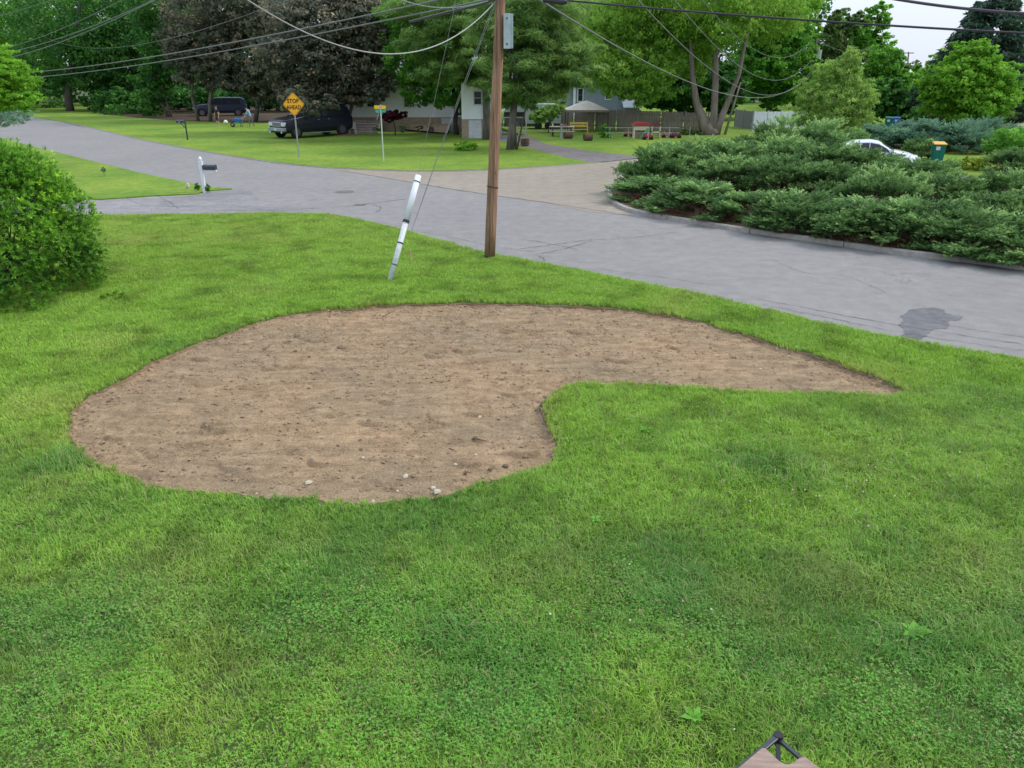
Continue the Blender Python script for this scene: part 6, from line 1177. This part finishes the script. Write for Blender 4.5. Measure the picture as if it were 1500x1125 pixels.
# dark blue pickup under the trees
cp = at(292, 172); st2 = [(x, a, b_, c * .98, d_ * .98, e_) for x, a, b_, c, d_, e_ in st]
t, ac = vehicle('parked_suv', 'dark blue vehicle parked in the shade behind the slim leaning trunk', (cp[0] + 1.4, cp[1] + 3, 0), math.radians(196), st2, .5, mat('dark_blue_paint', (.008, .014, .035), .3, spec=.45, col2=(.01, .018, .04)), [(4, 5, .12, .85, .25, 1), (6, 7, .12, .85, -.18, .46), (6, 7, .12, .85, .54, 1), (7, 8, .12, .85, .06, .94)], (1.95, -1.95), .42, 'parked car')
ac(4, 5, 'windshield')
for s in (-1, 1): MB().box((2.70, s * .74 - .2, .84), (2.87, s * .74 + .2, 1.02)).build('headlight', M_lamp, t, bevel=.02)
MB().box((2.80, -.50, .76), (2.88, .50, 1.02)).build('grille', mat('grille_dark'), t); MB().box((2.78, -.98, .46), (2.96, .98, .66)).build('bumper', mat('dark_bumper', (.05, .06, .08), .4), t, bevel=.03)
# white hatchback behind the junipers
st3 = [(2.15, .62, .34, .52, .60, .55), (2.05, .78, .25, .60, .70, .68), (1.6, .87, .2, .72, .86, .74), (.95, .89, .2, .86, .98, .76), (.8, .89, .2, .88, 1.02, .76), (.05, .89, .2, .92, 1.40, .60), (-.4, .89, .2, .94, 1.47, .58), (-1.2, .89, .22, .98, 1.42, .58), (-1.75, .88, .25, 1.02, 1.22, .60), (-2.0, .84, .3, 1.0, 1.08, .66), (-2.15, .74, .4, .82, .9, .6)]
cp = at(1279, 251); M_wc = mat('silver_white_paint', (.66, .70, .76), .2, spec=.6, col2=(.64, .68, .74))
t, ac = vehicle('white_car', 'silver white hatchback parked beyond the juniper mound', (cp[0], cp[1], .06), math.radians(-20), st3, .5, M_wc, [(4, 5, .15, .82, .35, 1), (5, 6, .15, .86, 0, 1), (6, 7, .15, .86, .04, .55), (6, 7, .15, .86, .6, 1), (7, 8, .15, .8, 0, .55)], (1.35, -1.3), .32, 'car')
ac(4, 5, 'windshield'); ac(9, 8, 'rear_window')
for s in (-1, 1): MB().box((1.82, s * .66 - .12, .60), (2.07, s * .66 + .12, .74)).build('headlight', M_lamp, t, bevel=.03); MB().bar((.62, s * .90, 1.0), (.62, s * 1.05, 1.02), .18, .13).build('mirror', M_wc, t)
MB().box((2.08, -.42, .38), (2.17, .42, .54)).build('grille', mat('grille_dark'), t); t.scale = (.92, .95, .97)

# ------------------------------------------------------------------ people
def person(label, loc, rz, J, shirt, pants, skin, hair, top_z, waist_z, hem_z, sleeve, shoe=(.05, .05, .05), h=1.75):
    """J: joints by name; body grown with a Skin modifier, then one mesh with a material per zone."""
    t = thing('person', loc, label, 'person', None, rz)
    E_ = [('pelvis', 'waist'), ('waist', 'chest'), ('chest', 'neck'), ('neck', 'jaw'), ('jaw', 'crown')]
    for s in 'LR': E_ += [('chest', 'sh' + s), ('sh' + s, 'el' + s), ('el' + s, 'wr' + s), ('wr' + s, 'palm' + s), ('pelvis', 'hip' + s), ('hip' + s, 'kn' + s), ('kn' + s, 'an' + s), ('an' + s, 'toe' + s)]
    rad = dict(pelvis=.155, waist=.135, chest=.155, neck=.06, jaw=.085, crown=.085, sh=.075, el=.047, wr=.032, palm=.036, hip=.10, kn=.062, an=.042, toe=.04)
    J = {k: Vector(v) for k, v in J.items()}
    for s in 'LR':
        d_ = (J['wr' + s] - J['el' + s]).normalized(); J['palm' + s] = J['wr' + s] + d_ * .07
        side_ = d_.cross(Vector((0, 1, 0))).normalized() if abs(d_.y) < .9 else Vector((1, 0, 0)); 
        for f in range(5):
            off = side_ * ((f - 1.5) * .018) if f < 4 else side_ * -.035; L_ = [.07, .08, .075, .06, .045][f]; a = 'f%d%s' % (f, s)
            J[a] = J['palm' + s] + d_ * (.03 if f < 4 else -.01) + off; J[a + 't'] = J[a] + d_ * L_ * (1 if f < 4 else .7) + (side_ * -.02 if f == 4 else Vector((0, 0, -.012)))
            E_ += [('palm' + s, a), (a, a + 't')]; rad[a] = .0095; rad[a + 't'] = .008
    names = list(J); ix = {k: i for i, k in enumerate(names)}
    me = bpy.data.meshes.new('body'); me.from_pydata([tuple(J[k]) for k in names], [(ix[a], ix[b_]) for a, b_ in E_], []); o = bpy.data.objects.new('body', me); link(o)
    m1 = o.modifiers.new('skin', 'SKIN'); m1.use_smooth_shade = True; m2 = o.modifiers.new('sub', 'SUBSURF'); m2.levels = 1; m2.render_levels = 1
    for i, k in enumerate(names):
        sv = me.skin_vertices[0].data[i]; base = k[:-1] if k[:-1] in rad and k not in rad else k; r_ = rad.get(k, rad.get(base, .03)); sv.radius = (r_, r_ * (.78 if base in ('pelvis', 'waist', 'chest') else 1)); sv.use_root = (k == 'pelvis')
    dg = bpy.context.evaluated_depsgraph_get(); nm = bpy.data.meshes.new_from_object(o.evaluated_get(dg)); bpy.data.objects.remove(o); nm.materials.clear()
    for m in (skin, shirt, pants, mat('shoes', shoe, .7)): nm.materials.append(m)
    arm = [J['el' + s] for s in 'LR']
    for p in nm.polygons:
        c = p.center; near = min(((c - J[k]).length, k) for k in ('elL', 'elR', 'wrL', 'wrR', 'palmL', 'palmR', 'shL', 'shR', 'chest', 'waist', 'pelvis', 'hipL', 'hipR', 'knL', 'knR', 'anL', 'anR', 'neck', 'jaw', 'crown', 'toeL', 'toeR'))[1]
        if near[:2] in ('wr', 'pa') or near in ('jaw', 'crown') or (near == 'neck' and c.z > J['neck'].z): mi = 0
        elif near[:2] == 'el': mi = 1 if sleeve else 0
        elif near in ('chest', 'neck', 'waist') or near[:2] == 'sh': mi = 1
        elif near == 'pelvis' or near[:3] == 'hip': mi = 2 if c.z < waist_z else 1
        elif near[:2] == 'to' or c.z < .07: mi = 3
        else: mi = 2 if c.z > hem_z else 0
        p.material_index = mi
    bo = bpy.data.objects.new('body', nm); link(bo, t)
    hc = (J['jaw'] + J['crown']) / 2; hd_ = (J['crown'] - J['jaw']).normalized(); b = MB(); b.ball(tuple(hc + hd_ * .055 + Vector((0, .022, 0))), .105, 12, sq=(1, 1.0, .88)); b.build('hair', hair, t, smooth=True)
    fc = hc + Vector((0, -.09, .0)); MB().ball(tuple(fc + Vector((0, -.012, -.01))), .016, 6, sq=(.7, 1, 1.3)).build('nose', skin, t)
    for s in (-1, 1): MB().ball(tuple(fc + Vector((s * .032, .004, .02))), .010, 6).build('eye', mat('eye_dark', (.03, .02, .02), .4), t); MB().ball(tuple(hc + Vector((s * .092, .01, -.005))), .022, 6, sq=(.4, .8, 1.2)).build('ear', skin, t)
    MB().box(tuple(fc + Vector((-.022, -.004, -.05))), tuple(fc + Vector((.022, .004, -.042)))).build('mouth', mat('lips', (.35, .14, .12), .6), t)
    return t
M_skin = mat('skin', (.45, .27, .19), .6); M_bs = mat('black_shirt', (.02, .02, .024), .9); M_sh = mat('dark_shorts', (.05, .045, .05), .9); M_lb = mat('light_blue_shirt', (.25, .42, .55), .9); M_gt = mat('grey_trousers', (.16, .15, .16), .9); M_hr = mat('brown_hair', (.10, .07, .05), .9)
g = at(320, 186, TURF)
person('person in a black t-shirt and dark shorts standing on the far lawn', g, -.5, dict(pelvis=(0, 0, .95), waist=(0, .01, 1.10), chest=(0, 0, 1.34), neck=(0, -.01, 1.50), jaw=(0, -.03, 1.60), crown=(0, -.02, 1.72), shL=(.17, 0, 1.43), shR=(-.17, 0, 1.43), elL=(.25, .02, 1.16), elR=(-.25, .02, 1.16), wrL=(.27, -.08, .92), wrR=(-.26, -.05, .92), hipL=(.10, 0, .88), hipR=(-.10, 0, .88), knL=(.13, -.02, .48), knR=(-.12, -.01, .48), anL=(.14, .02, .07), anR=(-.13, .02, .07), toeL=(.15, -.13, .04), toeR=(-.14, -.13, .04)), M_bs, M_sh, M_skin, M_hr, 1.5, 1.02, .52, False, (.5, .45, .4))
g2 = at(368, 186, TURF)     # faces left (-x after rotation), leaning towards the wheelbarrow handles
person('person in a light blue shirt and grey trousers bending over a blue wheelbarrow', g2, math.radians(-90), dict(pelvis=(0, .05, .92), waist=(0, -.01, 1.08), chest=(0, -.10, 1.32), neck=(0, -.20, 1.47), jaw=(0, -.27, 1.54), crown=(0, -.33, 1.64), shL=(.17, -.12, 1.41), shR=(-.17, -.12, 1.41), elL=(.24, -.25, 1.14), elR=(-.24, -.25, 1.14), wrL=(.27, -.42, .93), wrR=(-.27, -.42, .93), hipL=(.10, .05, .86), hipR=(-.10, .05, .86), knL=(.12, -.10, .47), knR=(-.12, .08, .48), anL=(.12, -.06, .07), anR=(-.12, .28, .08), toeL=(.12, -.21, .04), toeR=(-.12, .13, .04)), M_lb, M_gt, M_skin, mat('dark_hair', (.03, .025, .02), .9), 1.5, 1.0, .08, True)
t = thing('wheelbarrow', (g2[0] - .5, g2[1], TURF), 'blue wheelbarrow with pale wooden handles held by the person in light blue', 'wheelbarrow')
MB().add([(-.95, -.34, .72), (-.15, -.34, .66), (-.15, .34, .66), (-.95, .34, .72), (-.80, -.2, .40), (-.30, -.2, .40), (-.30, .2, .40), (-.80, .2, .40)], [(0, 4, 5, 1), (1, 5, 6, 2), (2, 6, 7, 3), (3, 7, 4, 0), (4, 7, 6, 5)]).build('tray', mat('blue_tray', (.03, .20, .62), .4), t).modifiers.new('thick', 'SOLIDIFY').thickness = .015
for s in (-1, 1):
    MB().bar((-1.20, s * .08, .16), (.12, s * .28, .93), .05).build('handle', mat('handle_wood', (.42, .38, .34), .8), t); MB().bar((-.35, s * .24, 0), (-.42, s * .22, .5), .04).build('leg', M_dk, t)
w_ = MB().tube([(-1.15, -.05, .2), (-1.15, .05, .2)], .2, 18).build('wheel', mat('tyre'), t); MB().cyl((-1.15, -.06, .2), (-1.15, .06, .2), .1, 12).build('rim', M_galv, w_)

# ------------------------------------------------------------------ folding stool at the bottom edge
zs = .62; A = Vector(at(1140, 1078, zs)); dA = (Vector(at(1060, 1146, zs)) - A).normalized(); dB = (Vector(at(1212, 1140, zs)) - A).normalized(); Ls = .55
t = thing('folding_stool', (A.x, A.y, TURF), 'taupe fabric folding stool with a black frame cut by the bottom edge', 'stool'); zz = Vector((0, 0, zs - TURF)); M_fr = mat('black_frame', (.03, .035, .045), .4, spec=.5); M_fab = mat('taupe_fabric', (.36, .27, .22), .95, col2=(.25, .185, .15), nscale=4, stretch=(1, 14, 1), bump=.5, bscale=60)
o_ = zz; pA = zz + dA * Ls; pB = zz + dB * Ls; pC = zz + dA * Ls + dB * Ls
MB().bar(o_ - dA * .012, pA, .034, .02).build('frame_bar', M_fr, t, bevel=.004); MB().bar(o_ - Vector((0, 0, .022)), pB - Vector((0, 0, .022)), .028, .02).build('frame_bar', M_fr, t, bevel=.004)
MB().bar(pA, pC, .03, .02).build('frame_bar', M_fr, t, bevel=.004); MB().bar(pB, pC, .03, .02).build('frame_bar', M_fr, t, bevel=.004)
MB().tube([o_ + Vector((0, 0, -.05)), o_ + Vector((0, 0, .014))], .03, 12).build('corner_cap', mat('black_cap', (.02, .02, .022), .5), t)
for p_, q_ in ((o_, pC), (pC, o_), (pA, pB), (pB, pA)):
    e = q_.copy(); e.z = 0; e = e.lerp(Vector((p_.x, p_.y, 0)), .12); MB().bar(p_ - Vector((0, 0, .03)), e, .024, .024).build('leg', M_fr, t)
V = []; F = []; n = 16; rows_ = 14
for k in range(rows_ + 1):
    f = k / rows_
    for j_ in range(n + 1):
        sx_ = j_ / n
        if f <= .6: g_ = f / .6; a0_, b0_ = dA * Ls * (.30 + .73 * g_), dB * Ls * (.36 + .67 * g_); cv = (dA + dB) * Ls * .10 * 4 * sx_ * (1 - sx_) * (1 - g_) * math.sin(math.pi * sx_); P_ = a0_.lerp(b0_, sx_) + cv
        else: g_ = (f - .6) / .4; e0, e1 = dA * Ls * 1.03, dB * Ls * 1.03; P_ = e0.lerp(e0 + dB * Ls * 1.02, g_).lerp(e1.lerp(e1 + dA * Ls * 1.02, g_), sx_)
        P_ = zz + P_; P_.z += .016 - .03 * math.sin(math.pi * sx_) ** .6 * min(1, .4 + f); V.append(tuple(P_))
for k in range(rows_):
    for j_ in range(n): q0 = k * (n + 1) + j_; F.append((q0, q0 + 1, q0 + n + 2, q0 + n + 1))
sb = MB().add(V, F).build('seat_fabric', M_fab, t, smooth=True); m_ = sb.modifiers.new('sub', 'SUBSURF'); m_.levels = 2; m_.render_levels = 2; sb.modifiers.new('thick', 'SOLIDIFY').thickness = .004
